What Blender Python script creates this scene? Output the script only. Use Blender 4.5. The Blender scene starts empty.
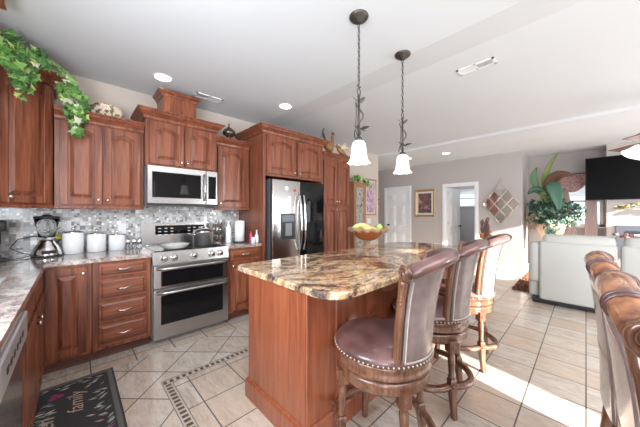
import bpy, bmesh, math, random
from mathutils import Vector, Matrix
random.seed(7)
R = math.radians; PI = math.pi
C = bpy.context.scene.collection
S = bpy.context.scene
# ---------------------------------------------------------------- camera, sky, sun, exposure
cam = bpy.data.objects.new('camera', bpy.data.cameras.new('camera')); C.objects.link(cam)
cam.location = (0, 0, 1.30); cam.rotation_euler = (R(90), 0, R(46.12 - 90))
cam.data.sensor_width = 36; cam.data.lens = 36 * 255.8 / 640; cam.data.clip_start = .02
S.camera = cam
S.view_settings.view_transform = 'Standard'; S.view_settings.look = 'None'
S.view_settings.gamma = 1; S.view_settings.use_curve_mapping = False
S.view_settings.exposure = 0.66
w = bpy.data.worlds.new('world'); S.world = w; w.use_nodes = True
bg = w.node_tree.nodes['Background']
bg.inputs[0].default_value = (.80, .90, 1, 1); bg.inputs[1].default_value = 1.05
sun = bpy.data.objects.new('sun', bpy.data.lights.new('sun', 'SUN')); C.objects.link(sun)
sun.data.energy = 20; sun.data.angle = R(.5); sun.data.color = (1, .93, .82)
sun.rotation_euler = Vector((.18, 1, -.30)).to_track_quat('-Z', 'Y').to_euler()
def area(name, loc, aim, sx, sy, power, col=(1, 1, 1)):
    l = bpy.data.lights.new(name, 'AREA'); l.shape = 'RECTANGLE'; l.size = sx; l.size_y = sy; l.energy = power; l.color = col
    o = bpy.data.objects.new(name, l); C.objects.link(o); o.location = loc
    o.rotation_euler = (Vector(aim) - Vector(loc)).to_track_quat('-Z', 'Y').to_euler(); return o
area('daylight_behind', (-2.0, -2.6, 1.5), (1.6, 2.2, 1.35), 2.6, 2.2, 135, (.94, .97, 1))
area('ceiling_fill_behind', (1.0, -2.0, .35), (.5, .9, 2.7), 3.4, 1.4, 36, (.90, .95, 1))  # added lamp near the floor, stands in for light bounced onto the ceiling
area('added_room_fill', (1.0, -1.2, 2.66), (1.0, -1.2, 0), 3.2, 1.6, 55, (1, .985, .96))  # added overhead fill to brighten the rear wall and floor; no fixture here
area('patio_door_daylight', (6.0, -3.1, 1.3), (5.2, 1.5, 1.2), 2.1, 2.1, 28, (.92, .96, 1))
area('side_window_daylight', (4.25, -3.1, 1.45), (3.2, 1.5, 1.2), .8, 1.3, 30, (.97, .98, 1))
area('living_ceiling_fill', (5.6, -2.2, .35), (5.2, .8, 2.6), 3.0, 1.2, 11, (.90, .95, 1))  # second added upward lamp, fills the living room ceiling
area('sink_window_daylight', (-.70, 1.0, 1.65), (1.5, 1.8, 1.1), 1.1, 1.0, 42, (.84, .92, 1))
area('back_room_fill', (8.0, 2.4, 2.6), (8.0, 2.4, 0), .8, .8, 9, (.96, .98, 1))  # added overhead fill, keeps the room past the doorway from going black
# ---------------------------------------------------------------- materials
def mat(name, col=(.8, .8, .8), rough=.5, metal=0, coat=0, emit=None, es=0, trans=0, alpha=1, ior=1.45, spec=None):
    m = bpy.data.materials.new(name); m.use_nodes = True
    p = m.node_tree.nodes['Principled BSDF']; I = p.inputs
    I['Base Color'].default_value = (*col, 1); I['Roughness'].default_value = rough; I['Metallic'].default_value = metal
    I['Coat Weight'].default_value = coat; I['Coat Roughness'].default_value = .12; I['IOR'].default_value = ior
    I['Transmission Weight'].default_value = trans; I['Alpha'].default_value = alpha
    if spec is not None: I['Specular IOR Level'].default_value = spec
    if emit: I['Emission Color'].default_value = (*emit, 1); I['Emission Strength'].default_value = es
    return m
class N:
    """small node-graph helper"""
    def __init__(s, m): s.t = m.node_tree; s.p = s.t.nodes['Principled BSDF']; s.c = None
    def n(s, typ, **k):
        x = s.t.nodes.new(typ)
        for a, b in k.items(): setattr(x, a, b)
        return x
    def l(s, a, b): s.t.links.new(a, b)
    def obj(s, scale=(1, 1, 1), rot=(0, 0, 0), loc=(0, 0, 0)):
        if not s.c: s.c = s.n('ShaderNodeTexCoord')
        m = s.n('ShaderNodeMapping'); m.inputs['Scale'].default_value = scale; m.inputs['Rotation'].default_value = rot; m.inputs['Location'].default_value = loc
        s.l(s.c.outputs['Object'], m.inputs[0]); return m.outputs[0]
    def noise(s, v, scale, detail=4, rough=.55, dist=0):
        x = s.n('ShaderNodeTexNoise'); x.inputs['Scale'].default_value = scale; x.inputs['Detail'].default_value = detail
        x.inputs['Roughness'].default_value = rough; x.inputs['Distortion'].default_value = dist; s.l(v, x.inputs['Vector']); return x.outputs['Fac']
    def ramp(s, f, stops, interp='LINEAR'):
        x = s.n('ShaderNodeValToRGB'); e = x.color_ramp; e.interpolation = interp
        while len(e.elements) < len(stops): e.elements.new(.5)
        for q, (p, c) in zip(e.elements, stops): q.position = p; q.color = (*c, 1)
        s.l(f, x.inputs[0]); return x.outputs[0]
    def mix(s, f, a, b, mode='MIX'):
        x = s.n('ShaderNodeMix', data_type='RGBA', blend_type=mode)
        for v, i in ((f, 0), (a, 6), (b, 7)):
            if hasattr(v, 'links'): s.l(v, x.inputs[i])
            else: x.inputs[i].default_value = v if i == 0 else (*v, 1)
        return x.outputs[2]
    def m(s, op, a, b=0, c=0):
        x = s.n('ShaderNodeMath', operation=op)
        for i, v in enumerate((a, b, c)):
            if hasattr(v, 'links'): s.l(v, x.inputs[i])
            else: x.inputs[i].default_value = v
        return x.outputs[0]
    def bump(s, h, strength=.2, dist=.002):
        x = s.n('ShaderNodeBump'); x.inputs['Strength'].default_value = strength; x.inputs['Distance'].default_value = dist
        s.l(h, x.inputs['Height']); s.l(x.outputs[0], s.p.inputs['Normal'])
    def base(s, c): s.l(c, s.p.inputs['Base Color'])
def wood(name, dark, mid, light, axis='z', rough=.34, coat=.12):
    m = mat(name, mid, rough, coat=coat); g = N(m)
    sc = {'z': (1, 1, .06), 'x': (.06, 1, 1), 'y': (1, .06, 1)}[axis]
    f = g.noise(g.obj(sc), 70, 5, .6, .3); f2 = g.noise(g.obj(tuple(v * 1.0 for v in sc)), 9, 3, .5, 2.5)
    c = g.ramp(g.m('ADD', g.m('MULTIPLY', f, .5), g.m('MULTIPLY', f2, .5)), [(.30, dark), (.5, mid), (.68, light)])
    g.base(c); g.bump(f, .15, .001); return m
W = wood('cherry_oak', (.045, .013, .008), (.200, .059, .028), (.35, .115, .054))
WX = wood('cherry_oak_horizontal', (.045, .013, .008), (.200, .059, .028), (.35, .115, .054), 'x')
WISL = wood('island_cherry', (.13, .034, .018), (.26, .073, .033), (.33, .105, .05), 'z', .28, .45)
SW = wood('stool_walnut', (.035, .014, .008), (.145, .060, .032), (.25, .12, .065), 'z', .25, .7)
NAIL = mat('antique_nailhead', (.55, .50, .45), .3, 1)
STEEL = mat('brushed_steel', (.50, .50, .50), .24, 1)
g = N(STEEL); f = g.noise(g.obj((.02, 1, 1)), 300, 2); g.l(g.ramp(f, [(.3, (.22,) * 3), (.7, (.27,) * 3)]), g.p.inputs['Roughness'])
CHROME = mat('polished_chrome', (.82, .82, .82), .08, 1)
NICKEL = mat('satin_nickel', (.72, .68, .62), .25, 1)
BRONZE = mat('aged_iron', (.10, .09, .08), .42, .8)
BLACKGL = mat('black_glass', (.006, .006, .007), .05, 0, spec=.4)
DARKP = mat('dark_plastic', (.02, .02, .022), .35)
GREYM = mat('grey_enamel', (.22, .22, .23), .4)
WHITEC = mat('white_ceramic', (.83, .84, .86), .12, coat=.6)
WHITEP = mat('white_paint', (.80, .80, .81), .45)
PAPER = mat('white_paper', (.86, .87, .9), .85)
CEIL = mat('ceiling_paint', (.67, .695, .72), .85)
CLIP = mat('ceiling_bevel_paint', (.72, .72, .73), .85)
WALL = mat('greige_wall_paint', (.47, .43, .415), .8)
WALLK = mat('warm_kitchen_wall_paint', (.58, .51, .45), .8)
WALLG = mat('grey_wall_paint', (.45, .45, .47), .8)
GLASS = mat('clear_glass', (.95, .97, .97), .03, trans=1, ior=1.3)
BULB = mat('frosted_bell_glass', (.9, .88, .84), .35, emit=(1, .96, .9), es=1.5)
LENS = mat('lit_lens', (.9, .9, .9), .5, emit=(1, .98, .94), es=9)
SCREEN = mat('black_screen', (.0015, .0015, .0018), .3, spec=.08)
LEATHER = mat('brown_leather', (.105, .050, .048), .30, coat=.45)
g = N(LEATHER); f = g.noise(g.obj(), 260, 3); g.bump(f, .12, .001)
f = g.noise(g.obj(), 9, 4); g.base(g.ramp(f, [(.35, (.075, .034, .032)), (.65, (.15, .075, .070))]))
TAUPE = mat('taupe_leather', (.30, .235, .22), .26, coat=.7)
g = N(TAUPE); f = g.noise(g.obj(), 260, 3); g.bump(f, .12, .001)
f = g.noise(g.obj(), 7, 4); g.base(g.ramp(f, [(.35, (.17, .125, .12)), (.65, (.27, .215, .205))]))
SOFA = mat('pale_grey_leather', (.52, .525, .50), .42)
g = N(SOFA); f = g.noise(g.obj(), 120, 3); g.bump(f, .1, .001)
# granite
def granite(name, stops, speck, scale=1.0):
    m = mat(name, (.5, .4, .3), .07, coat=.4); g = N(m)
    v = g.obj((1 * scale, 1.5 * scale, 1 * scale), rot=(0, 0, .5))
    big = g.noise(v, 2.1, 9, .66, 1.6); c = g.ramp(big, stops)
    v2 = g.n('ShaderNodeTexVoronoi'); v2.inputs['Scale'].default_value = 95; g.l(g.obj(), v2.inputs['Vector'])
    c = g.mix(g.m('MULTIPLY', g.m('LESS_THAN', v2.outputs['Distance'], .33), speck), c, g.mix(.5, v2.outputs['Color'], (.25, .22, .2)))
    med = g.noise(g.obj((1, 1.3, 1), rot=(0, 0, .7)), 5, 8, .7, 2.2)
    vein = g.ramp(med, [(.44, (0, 0, 0)), (.485, (1, 1, 1)), (.52, (0, 0, 0))])
    c = g.mix(g.m('MULTIPLY', vein, .8), c, (.045, .04, .042))
    g.base(c); return m
GRAN = granite('gold_granite', [(.36, (.02, .02, .025)), (.42, (.07, .05, .045)), (.45, (.38, .20, .09)), (.50, (.62, .40, .22)), (.56, (.68, .52, .36)), (.61, (.30, .17, .09)), (.66, (.05, .045, .05)), (.74, (.55, .48, .42))], .35)
GRAN2 = granite('speckled_granite', [(.30, (.08, .065, .06)), (.40, (.28, .22, .19)), (.50, (.48, .38, .32)), (.62, (.60, .52, .46)), (.74, (.38, .24, .16))], .9, 2.2)
# tiles
def tile(name, rot=0, off=(0, 0), w=.305, h=.305, warm=0):
    m = mat(name, (.6, .55, .48), .22, coat=.2); g = N(m)
    v = g.obj(rot=(0, 0, rot), loc=(off[0], off[1], 0))
    b = g.n('ShaderNodeTexBrick', offset=0, squash=1); b.inputs['Scale'].default_value = 1
    b.inputs['Brick Width'].default_value = w; b.inputs['Row Height'].default_value = h
    b.inputs['Mortar Size'].default_value = .0042; b.inputs['Mortar Smooth'].default_value = .1; b.inputs['Bias'].default_value = 0
    b.inputs['Color1'].default_value = (.0, .0, .0, 1); b.inputs['Color2'].default_value = (1, 1, 1, 1); b.inputs['Mortar'].default_value = (.5, .5, .5, 1)
    g.l(v, b.inputs['Vector'])
    n1 = g.noise(g.obj((2.2, .55, 1)), 5.5, 8, .72, 1.2); n2 = g.noise(g.obj((3.5, .8, 1)), 20, 6, .75, .5)
    t = g.m('ADD', g.m('MULTIPLY', n1, .6), g.m('MULTIPLY', n2, .4))
    t = g.m('ADD', t, g.m('MULTIPLY', g.m('SUBTRACT', b.outputs['Color'], .5), .07))
    c = g.ramp(t, [(.32, (.27, .215, .175)), (.43, (.45, .39, .335)), (.53, (.58, .525, .47)), (.66, (.70, .65, .60))])
    c = g.mix(g.m('MULTIPLY', g.m('FRACT', g.m('MULTIPLY', b.outputs['Color'], 3.7)), .62), c, (.52, .37, .26))
    c = g.mix(b.outputs['Fac'], c, (.12, .105, .095)); g.base(c)
    g.l(g.m('ADD', g.m('MULTIPLY', n2, .16), .13), g.p.inputs['Roughness'])
    return m
TILE = tile('stone_tile', 0, (-.04, 0)); TILED = tile('stone_tile_diagonal', R(45), (.09, .06))
def mosaic(name):
    m = mat(name, (.5, .5, .5), .2, coat=.3); g = N(m)
    sx = g.n('ShaderNodeSeparateXYZ'); g.l(g.obj(), sx.inputs[0]); x, z = sx.outputs[0], sx.outputs[2]
    def cell(s):
        cx = g.m('DIVIDE', x, s); cz = g.m('DIVIDE', z, s)
        cb = g.n('ShaderNodeCombineXYZ'); g.l(g.m('FLOOR', cx), cb.inputs[0]); g.l(g.m('FLOOR', cz), cb.inputs[1])
        wn = g.n('ShaderNodeTexWhiteNoise', noise_dimensions='2D'); g.l(cb.outputs[0], wn.inputs['Vector'])
        e = .0018 / s
        fx, fz = g.m('FRACT', cx), g.m('FRACT', cz)
        gr = g.m('MAXIMUM', g.m('MAXIMUM', g.m('LESS_THAN', fx, e), g.m('LESS_THAN', fz, e)), 0)
        return wn.outputs['Value'], gr
    r1, g1 = cell(.042); r2, g2 = cell(.021)
    st = [(0, (.22, .22, .23)), (.10, (.42, .41, .40)), (.30, (.58, .58, .58)), (.52, (.50, .48, .46)), (.64, (.66, .67, .68)), (.84, (.34, .34, .35)), (.91, (.92, .94, .96))]
    c1 = g.ramp(r1, st, 'CONSTANT'); c2 = g.ramp(r2, st, 'CONSTANT')
    pick = g.m('GREATER_THAN', g.m('FRACT', g.m('MULTIPLY', r1, 7.3)), .55)
    c = g.mix(pick, c2, c1); gg = g.m('ADD', g.m('MULTIPLY', pick, g1), g.m('MULTIPLY', g.m('SUBTRACT', 1, pick), g2))
    g.base(g.mix(gg, c, (.40, .39, .38))); return m
MOSAIC = mosaic('glass_mosaic_splashback')
def leafmat(name, stops):
    m = mat(name, (.1, .3, .05), .45); g = N(m)
    ge = g.n('ShaderNodeNewGeometry'); g.base(g.ramp(ge.outputs['Random Per Island'], stops, 'CONSTANT')); return m
IVY = leafmat('ivy_leaf', [(0, (.045, .13, .03)), (.3, (.10, .25, .05)), (.55, (.20, .36, .10)), (.75, (.40, .48, .12)), (.88, (.55, .56, .38))])
FOL = leafmat('variegated_leaf', [(0, (.015, .05, .03)), (.35, (.035, .10, .06)), (.6, (.08, .17, .12)), (.82, (.28, .36, .27))])
BIGLEAF = leafmat('broad_leaf', [(0, (.05, .13, .05)), (.4, (.09, .20, .12)), (.7, (.16, .27, .06))])
BRLEAF = mat('brown_leaf', (.13, .06, .035), .5)
STEM = mat('stem_brown', (.13, .08, .04), .7)
# ---------------------------------------------------------------- mesh helpers
class MB:
    def __init__(s): s.b = bmesh.new(); s.mi = 0
    def _f(s, vs, smooth=False):
        try: f = s.b.faces.new(vs); f.material_index = s.mi; f.smooth = smooth; return f
        except ValueError: return None
    def box(s, x0, x1, y0, y1, z0, z1, bev=0):
        t = bmesh.new(); bmesh.ops.create_cube(t, size=1)
        for v in t.verts: v.co = Vector(((x0 + x1) / 2 + v.co.x * (x1 - x0), (y0 + y1) / 2 + v.co.y * (y1 - y0), (z0 + z1) / 2 + v.co.z * (z1 - z0)))
        if bev: bmesh.ops.bevel(t, geom=t.edges[:] + t.verts[:], offset=bev, segments=2 if bev > .006 else 1, affect='EDGES', profile=.6)
        s.add(t, smooth=bev > .006); return s
    def add(s, t, mtx=None, smooth=False):
        mp = {}
        for v in t.verts: mp[v] = s.b.verts.new(mtx @ v.co if mtx else v.co)
        for f in t.faces: s._f([mp[v] for v in f.verts], smooth or f.smooth)
        t.free()
    def prism(s, poly, h0, h1, axis='y', taper=None, smooth=False):
        """extrude a 2-D polygon along an axis; taper = a second polygon used at h1"""
        def mk(p, h): return {'y': (p[0], h, p[1]), 'x': (h, p[0], p[1]), 'z': (p[0], p[1], h)}[axis]
        a = [s.b.verts.new(mk(p, h0)) for p in poly]; b = [s.b.verts.new(mk(p, h1)) for p in (taper or poly)]
        n = len(a)
        for i in range(n): s._f([a[i], a[(i + 1) % n], b[(i + 1) % n], b[i]], smooth)
        s._f(a[::-1]); s._f(b); return s
    def grid(s, rows, closed=False, smooth=True, caps=False):
        vs = [[s.b.verts.new(p) for p in r] for r in rows]; n = len(vs[0])
        for i in range(len(vs) - 1):
            for j in range(n if closed else n - 1):
                s._f([vs[i][j], vs[i][(j + 1) % n], vs[i + 1][(j + 1) % n], vs[i + 1][j]], smooth)
        if caps: s._f(vs[0][::-1]); s._f(vs[-1])
        return s
    def lathe(s, prof, c=(0, 0, 0), n=24, wave=None):
        rows = []
        for k, (r, z) in enumerate(prof):
            rows.append([(c[0] + (r * (1 + (wave[k] * math.cos(wave[-1] * t) if wave else 0))) * math.cos(t), c[1] + (r * (1 + (wave[k] * math.cos(wave[-1] * t) if wave else 0))) * math.sin(t), c[2] + z) for t in (2 * PI * j / n for j in range(n))])
        return s.grid(rows, True, True, True)
    def tube(s, pts, r, n=8, flat=1):
        pts = [Vector(p) for p in pts]; rows = []; up = Vector((0, 0, 1)); pn = None
        for i, p in enumerate(pts):
            d = (pts[min(i + 1, len(pts) - 1)] - pts[max(i - 1, 0)]).normalized()
            a = d.cross(up if abs(d.z) < .95 else Vector((1, 0, 0))).normalized() if pn is None else (pn - d * pn.dot(d)).normalized()
            pn = a; b = d.cross(a); rr = r[i] if isinstance(r, (list, tuple)) else r
            rows.append([p + a * rr * math.cos(t) + b * rr * flat * math.sin(t) for t in (2 * PI * j / n for j in range(n))])
        return s.grid(rows, True, True, True)
    def ball(s, c, r, sc=(1, 1, 1), u=12, v=8, rot=None):
        t = bmesh.new(); bmesh.ops.create_uvsphere(t, u_segments=u, v_segments=v, radius=r)
        m = Matrix.Translation(c) @ (rot.to_4x4() if rot else Matrix()) @ Matrix.Diagonal((*sc, 1))
        s.add(t, m, True); return s
    def sweep(s, path, prof, closed=False):
        """profile of (outset, z) swept along an xy path, mitred; outset is to the right of travel"""
        n = len(path); rows = []
        for i, p in enumerate(path):
            p = Vector(p); a = Vector(path[i - 1]) if (i or closed) else None; b = Vector(path[(i + 1) % n]) if (i < n - 1 or closed) else None
            d1 = (p - a).normalized() if a is not None else None; d2 = (b - p).normalized() if b is not None else None
            d1 = d1 or d2; d2 = d2 or d1
            n1 = Vector((d1.y, -d1.x)); n2 = Vector((d2.y, -d2.x)); q = (n1 + n2); q = q / max(q.length_squared / 2, 1e-6)
            rows.append([(p.x + q.x * o, p.y + q.y * o, z) for o, z in prof])
        if closed: rows.append(rows[0])
        return s.grid(rows, True, False, not closed)
    def build(s, name, m, parent=None, loc=None, **tags):
        bmesh.ops.recalc_face_normals(s.b, faces=s.b.faces)
        me = bpy.data.meshes.new(name); s.b.to_mesh(me); s.b.free()
        for x in (m if isinstance(m, (list, tuple)) else [m]): me.materials.append(x)
        o = bpy.data.objects.new(name, me); C.objects.link(o)
        if parent: o.parent = parent
        if loc: o.location = loc
        for k, v in tags.items(): o[k] = v
        return o
def thing(name, label, cat, loc=(0, 0, 0), rz=0, group=None):
    o = bpy.data.objects.new(name, None); C.objects.link(o); o.empty_display_size = .1
    o.location = loc; o.rotation_euler = (0, 0, rz); tag(o, label, cat, group); return o
def tag(o, label, cat, group=None):
    o['label'] = label; o['category'] = cat
    if group: o['group'] = group
    return o
def dup(o, loc=None, rz=None, label=None, parent=None):
    c = o.copy(); C.objects.link(c); c.parent = parent
    if loc is not None: c.location = loc
    if rz is not None: c.rotation_euler = (0, 0, rz)
    if label: c['label'] = label
    for ch in o.children: dup(ch, parent=c)
    return c
def struct(name, mb, m, **k): return mb.build(name, m, kind='structure', **k)
# ---------------------------------------------------------------- the room
LX, WY, FX, WX8 = -.76, 3.58, 7.0, 8.0      # left wall, kitchen wall, far wall, window wall
ry0, ry1, rx0 = .55, 2.27, .48
# floor: four regions of tile
def quad(m, x0, x1, y0, y1): return MB().box(x0, x1, y0, y1, -.05, 0)
struct('floor', quad(0, rx0 + .07, 4.2, -3.3, 2.20), TILE)
struct('floor', MB().box(4.2, 9, -3.3, 5.6, -.05, 0), TILE)
struct('floor', MB().box(LX, rx0, 0.2, 2.76, -.05, 0).box(rx0, 4.2, 2.27, 2.76, -.05, 0), TILED)
struct('floor', MB().box(LX, 4.2, 2.76, WY, -.05, 0), tile('stone_tile_row', 0, (-.10, -.76)))
struct('floor', MB().box(-3, rx0, -3.3, .2, -.05, 0), TILE)
# mosaic border strip inlaid in the floor
LIGHTST = mat('cream_mosaic_stone', (.50, .44, .38), .3); DKST = mat('brown_mosaic_stone', (.10, .065, .045), .3)
b = MB()
b.box(rx0, 4.2, 2.20, 2.27, -.05, .0); b.box(rx0, rx0 + .07, .2, 2.20, -.05, .0)
struct('floor_border', b, LIGHTST)
b = MB()
x = rx0 + .01
while x < 4.2: b.box(x, x + .024, 2.216, 2.254, -.01, .0012); x += .045
y = 2.20
while y > .2: b.box(rx0 + .016, rx0 + .054, y - .024, y, -.01, .0012); y -= .045
b.box(rx0, 4.2, 2.2655, 2.2695, -.01, .001); b.box(rx0 + .067, 4.2, 2.2005, 2.2040, -.01, .001)
b.box(rx0 + .0005, rx0 + .004, .2, 2.27, -.01, .001); b.box(rx0 + .066, rx0 + .0695, .2, 2.20, -.01, .001)
struct('floor_border_inlay', b, DKST)
# walls
struct('wall_left', MB().box(LX - .12, LX, .3, WY, 0, 1.05).box(LX - .12, LX, .3, .5, 1.05, 2.7).box(LX - .12, LX, 1.5, WY, 1.05, 2.7).box(LX - .12, LX, .5, 1.5, 2.15, 2.7), WALLK)
struct('wall_kitchen', MB().box(LX - .12, 5.45, WY, WY + .12, 0, 2.84), WALLK)
o = 0
D1, D2 = (3.56, 4.30), (1.86, 2.55)
b = MB()
b.box(FX, FX + .12, 4.30, 5.6, 0, 2.84).box(FX, FX + .12, 2.55, 3.56, 0, 2.84).box(FX, FX + .12, .97, 1.86, 0, 2.84)
b.box(FX, FX + .12, 3.56, 4.30, 2.03, 2.84).box(FX, FX + .12, 1.86, 2.55, 2.0, 2.84)
struct('wall_far', b, WALL)
struct('wall_hall_end', MB().box(5.33, FX + .12, 5.6, 5.7, 0, 2.84), WALL)
struct('wall_hall_side', MB().box(5.33, 5.45, WY + .12, 5.6, 0, 2.84), WALL)
struct('wall_return', MB().box(FX + .12, WX8, .97, 1.09, 0, 2.84), WALL)
b = MB(); wy0, wy1, wz0, wz1 = -.25, .42, 1.02, 2.12
b.box(WX8, WX8 + .12, wy1, 1.09, 0, 2.84).box(WX8, WX8 + .12, -3.3, wy0, 0, 2.84).box(WX8, WX8 + .12, wy0, wy1, 0, wz0).box(WX8, WX8 + .12, wy0, wy1, wz1, 2.84)
struct('wall_window_side', b, WALL)
struct('wall_fireplace', MB().box(7.56, WX8, -2.4, -.28, 0, 2.84), WALL)
# outer wall on the right, with a narrow opening and a wide glazed opening that let the sun in
b = MB(); Y0, Y1 = -3.42, -3.3
for x0, x1 in ((-3, 1.53), (1.86, 4.95), (7.15, 9)): b.box(x0, x1, Y0, Y1, 0, 2.84)
for x0, x1 in ((1.53, 1.86), (4.95, 7.15)): b.box(x0, x1, Y0, Y1, 2.35, 2.84)
struct('wall_right', b, WALL)
# ceiling: flat kitchen part, shallow bevelled drop, living room part with a second seam
struct('ceiling', MB().prism([(-3, 2.70), (2.13, 2.70), (2.50, 2.745), (5.40, 2.745), (5.44, 2.705), (6.0, 2.66), (9, 2.66), (9, 2.85), (-3, 2.85)], -3.42, 5.7, 'y'), CEIL)
# baseboards and small trim
BB = WHITEP
struct('baseboard_far', MB().box(FX - .015, FX, .97, 1.79, 0, .12).box(FX - .015, FX, 2.62, 3.49, 0, .12).box(FX - .015, FX, 4.37, 5.6, 0, .12), BB)
struct('baseboard_return', MB().box(FX, WX8, .955, .97, 0, .12), BB)
struct('baseboard_kitchen', MB().box(3.56, 5.46, WY - .015, WY, 0, .12).box(5.45, 5.465, WY - .015, 5.6, 0, .12), BB)
struct('backsplash', MB().box(LX, 1.745, WY - .008, WY, .90, 1.42), MOSAIC)
struct('backsplash', MB().box(LX, LX + .008, .55, WY - .008, .93, 1.05), MOSAIC)
# doors in the far wall
def casing(name, ya, yb, top):
    struct(name, MB().box(FX - .02, FX, ya - .07, ya, 0, top + .07, .004).box(FX - .02, FX, yb, yb + .07, 0, top + .07, .004).box(FX - .02, FX, ya, yb, top, top + .07, .004)
           .box(FX, FX + .12, ya - .001, ya + .015, 0, top).box(FX, FX + .12, yb - .015, yb + .001, 0, top).box(FX, FX + .12, ya, yb, top - .015, top + .001), WHITEP)
casing('trim_1', *D1, 2.03); casing('trim_2', *D2, 2.0)
def six_panel(name, w, h, loc, rz, label=None):
    b = MB().box(0, w, 0, .03, 0, h)
    for (z0, z1) in ((.22, .78), (.92, 1.52), (1.64, h - .12)):
        for x0, x1 in ((.10, w / 2 - .05), (w / 2 + .05, w - .10)):
            for s, y in ((-1, 0), (1, .03)):
                b.prism([(x0, z0), (x1, z0), (x1, z1), (x0, z1)], y, y + s * .006, 'y', [(x0 + .012, z0 + .012), (x1 - .012, z0 + .012), (x1 - .012, z1 - .012), (x0 + .012, z1 - .012)])
                b.prism([(x0 + .035, z0 + .035), (x1 - .035, z0 + .035), (x1 - .035, z1 - .035), (x0 + .035, z1 - .035)], y + s * .006, y + s * .014, 'y', [(x0 + .06, z0 + .06), (x1 - .06, z0 + .06), (x1 - .06, z1 - .06), (x0 + .06, z1 - .06)])
    d = struct(name, b, WHITEP, loc=loc); d.rotation_euler = (0, 0, rz)
    k = MB()
    for s, y in ((-1, 0), (1, .03)): k.lathe([(.026, 0), (.026, .006), (.01, .01), (.01, .03), (.025, .04), (.028, .052), (.018, .064), (0, .066)], n=14)
    k.b.free(); k = MB()
    for s, y in ((-1, 0), (1, .03)): k.tube([(w - .07, y, .95), (w - .07, y + s * .012, .95), (w - .07, y + s * .013, .95), (w - .07, y + s * .04, .95), (w - .07, y + s * .042, .95), (w - .07, y + s * .066, .95), (w - .07, y + s * .07, .95)], [.026, .026, .011, .011, .027, .025, .008], 14)
    k.build('door_knob', DARKP, d, label='black round door knob')
    h_ = MB()
    for z in (.2, 1.0, 1.8): h_.box(-.012, .004, -.006, .0, z, z + .09)
    h_.build('hinge', NICKEL, d)
    return d
six_panel('door_1', .706, 2.01, (FX + .03, D1[0] + .017, .005), R(90))
six_panel('door_2', .655, 1.97, (FX + .13, D2[1] - .02, .005), R(-8))
# room beyond the open door
struct('wall_back_room', MB().box(8.9, 9.0, .97, 2.2, 0, 2.84).box(8.9, 9.0, 3.15, 3.7, 0, 2.84).box(8.9, 9.0, 2.2, 3.15, 0, 1.50).box(8.9, 9.0, 2.2, 3.15, 2.05, 2.84).box(FX + .12, 8.9, 3.6, 3.7, 0, 2.84).box(FX + .12, 8.9, 1.09, 1.15, 0, 2.84), WALLG)
def window(name, xw, y0, y1, z0, z1, slats, shade):
    f = struct(name, MB().box(xw - .03, xw + .09, y0, y0 + .05, z0, z1).box(xw - .03, xw + .09, y1 - .05, y1, z0, z1).box(xw - .03, xw + .09, y0, y1, z0, z0 + .05).box(xw - .03, xw + .09, y0, y1, z1 - .05, z1)
               .box(xw + .03, xw + .06, y0, y1, (z0 + z1) / 2 - .02, (z0 + z1) / 2 + .02), WHITEP)
    MB().box(xw + .04, xw + .045, y0 + .05, y1 - .05, z0 + .05, z1 - .05).build('pane', GLASS, f)
    if slats:
        b = MB(); z = z1 - .05
        while z > z0 + (z1 - z0) * shade:
            b.prism([(xw - .005, z), (xw + .02, z - .012), (xw + .02, z - .014), (xw - .005, z - .002)], y0 + .055, y1 - .055, 'y'); z -= .028
        b.build('blind', WHITEP, f)
    return f
struct('sill', MB().box(WX8 - .05, WX8, wy0 - .05, wy1 + .05, wz0 - .03, wz0, .004), WHITEP)
window('window_1', WX8, wy0, wy1, wz0, wz1, True, .62)
window('window_2', 8.9, 2.2, 3.15, 1.50, 2.05, True, .75)
# white plastic vent covers and downlights
def ceiling_vent(loc, rz, label, lx=.32, ly=.13):
    t = thing('ceiling_vent', label, 'vent', loc, rz)
    MB().box(-lx / 2, lx / 2, -ly / 2, -ly / 2 + .02, -.008, 0).box(-lx / 2, lx / 2, ly / 2 - .02, ly / 2, -.008, 0).box(-lx / 2, -lx / 2 + .02, -ly / 2, ly / 2, -.008, 0).box(lx / 2 - .02, lx / 2, -ly / 2, ly / 2, -.008, 0).box(-.006, .006, -ly / 2, ly / 2, -.008, 0).build('frame', WHITEP, t)
    b = MB()
    for i in range(22):
        x = -lx / 2 + .025 + i * (lx - .05) / 21; s = .006 if i < 11 else -.006
        b.prism([(x - s, -.007), (x + .0015 - s, -.007), (x + .0015 + s, -.001), (x + s, -.001)], -ly / 2 + .02, ly / 2 - .02, 'y')
    b.build('slats', WHITEP, t); MB().box(-lx / 2 + .01, lx / 2 - .01, -ly / 2 + .01, ly / 2 - .01, -.0012, 0).build('duct_shade_sheet', mat('duct_shadow', (.35, .35, .35), .8), t)  # flat sheet behind the slats, grey to paint the shade inside the vent
ceiling_vent((1.17, 3.16, 2.70), 0, 'white ceiling vent over the microwave cabinet')
ceiling_vent((2.85, .75, 2.745), R(90), 'white ceiling vent beyond the pendant lights')
def downlight(loc, label):
    t = thing('downlight', label, 'recessed light', loc, 0, 'recessed ceiling lights')
    MB().sweep([(.085 * math.cos(a), .085 * math.sin(a)) for a in (2 * PI * i / 24 for i in range(24))], [(0, -.006), (.01, 0), (-.012, 0), (-.012, -.004)], True).build('trim_ring', WHITEP, t)
    MB().lathe([(.074, -.002), (.074, -.001)], n=24).build('lens', LENS, t)
downlight((.66, 3.02, 2.70), 'lit recessed light nearest the ivy, above left cabinets')
downlight((1.99, 2.72, 2.70), 'lit recessed light above the refrigerator cabinet')
downlight((6.05, 2.19, 2.66), 'lit recessed light above the framed flower picture wall')
downlight((5.95, 3.05, 2.66), 'lit recessed light by the hallway corner, seen beside the pendant')

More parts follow.
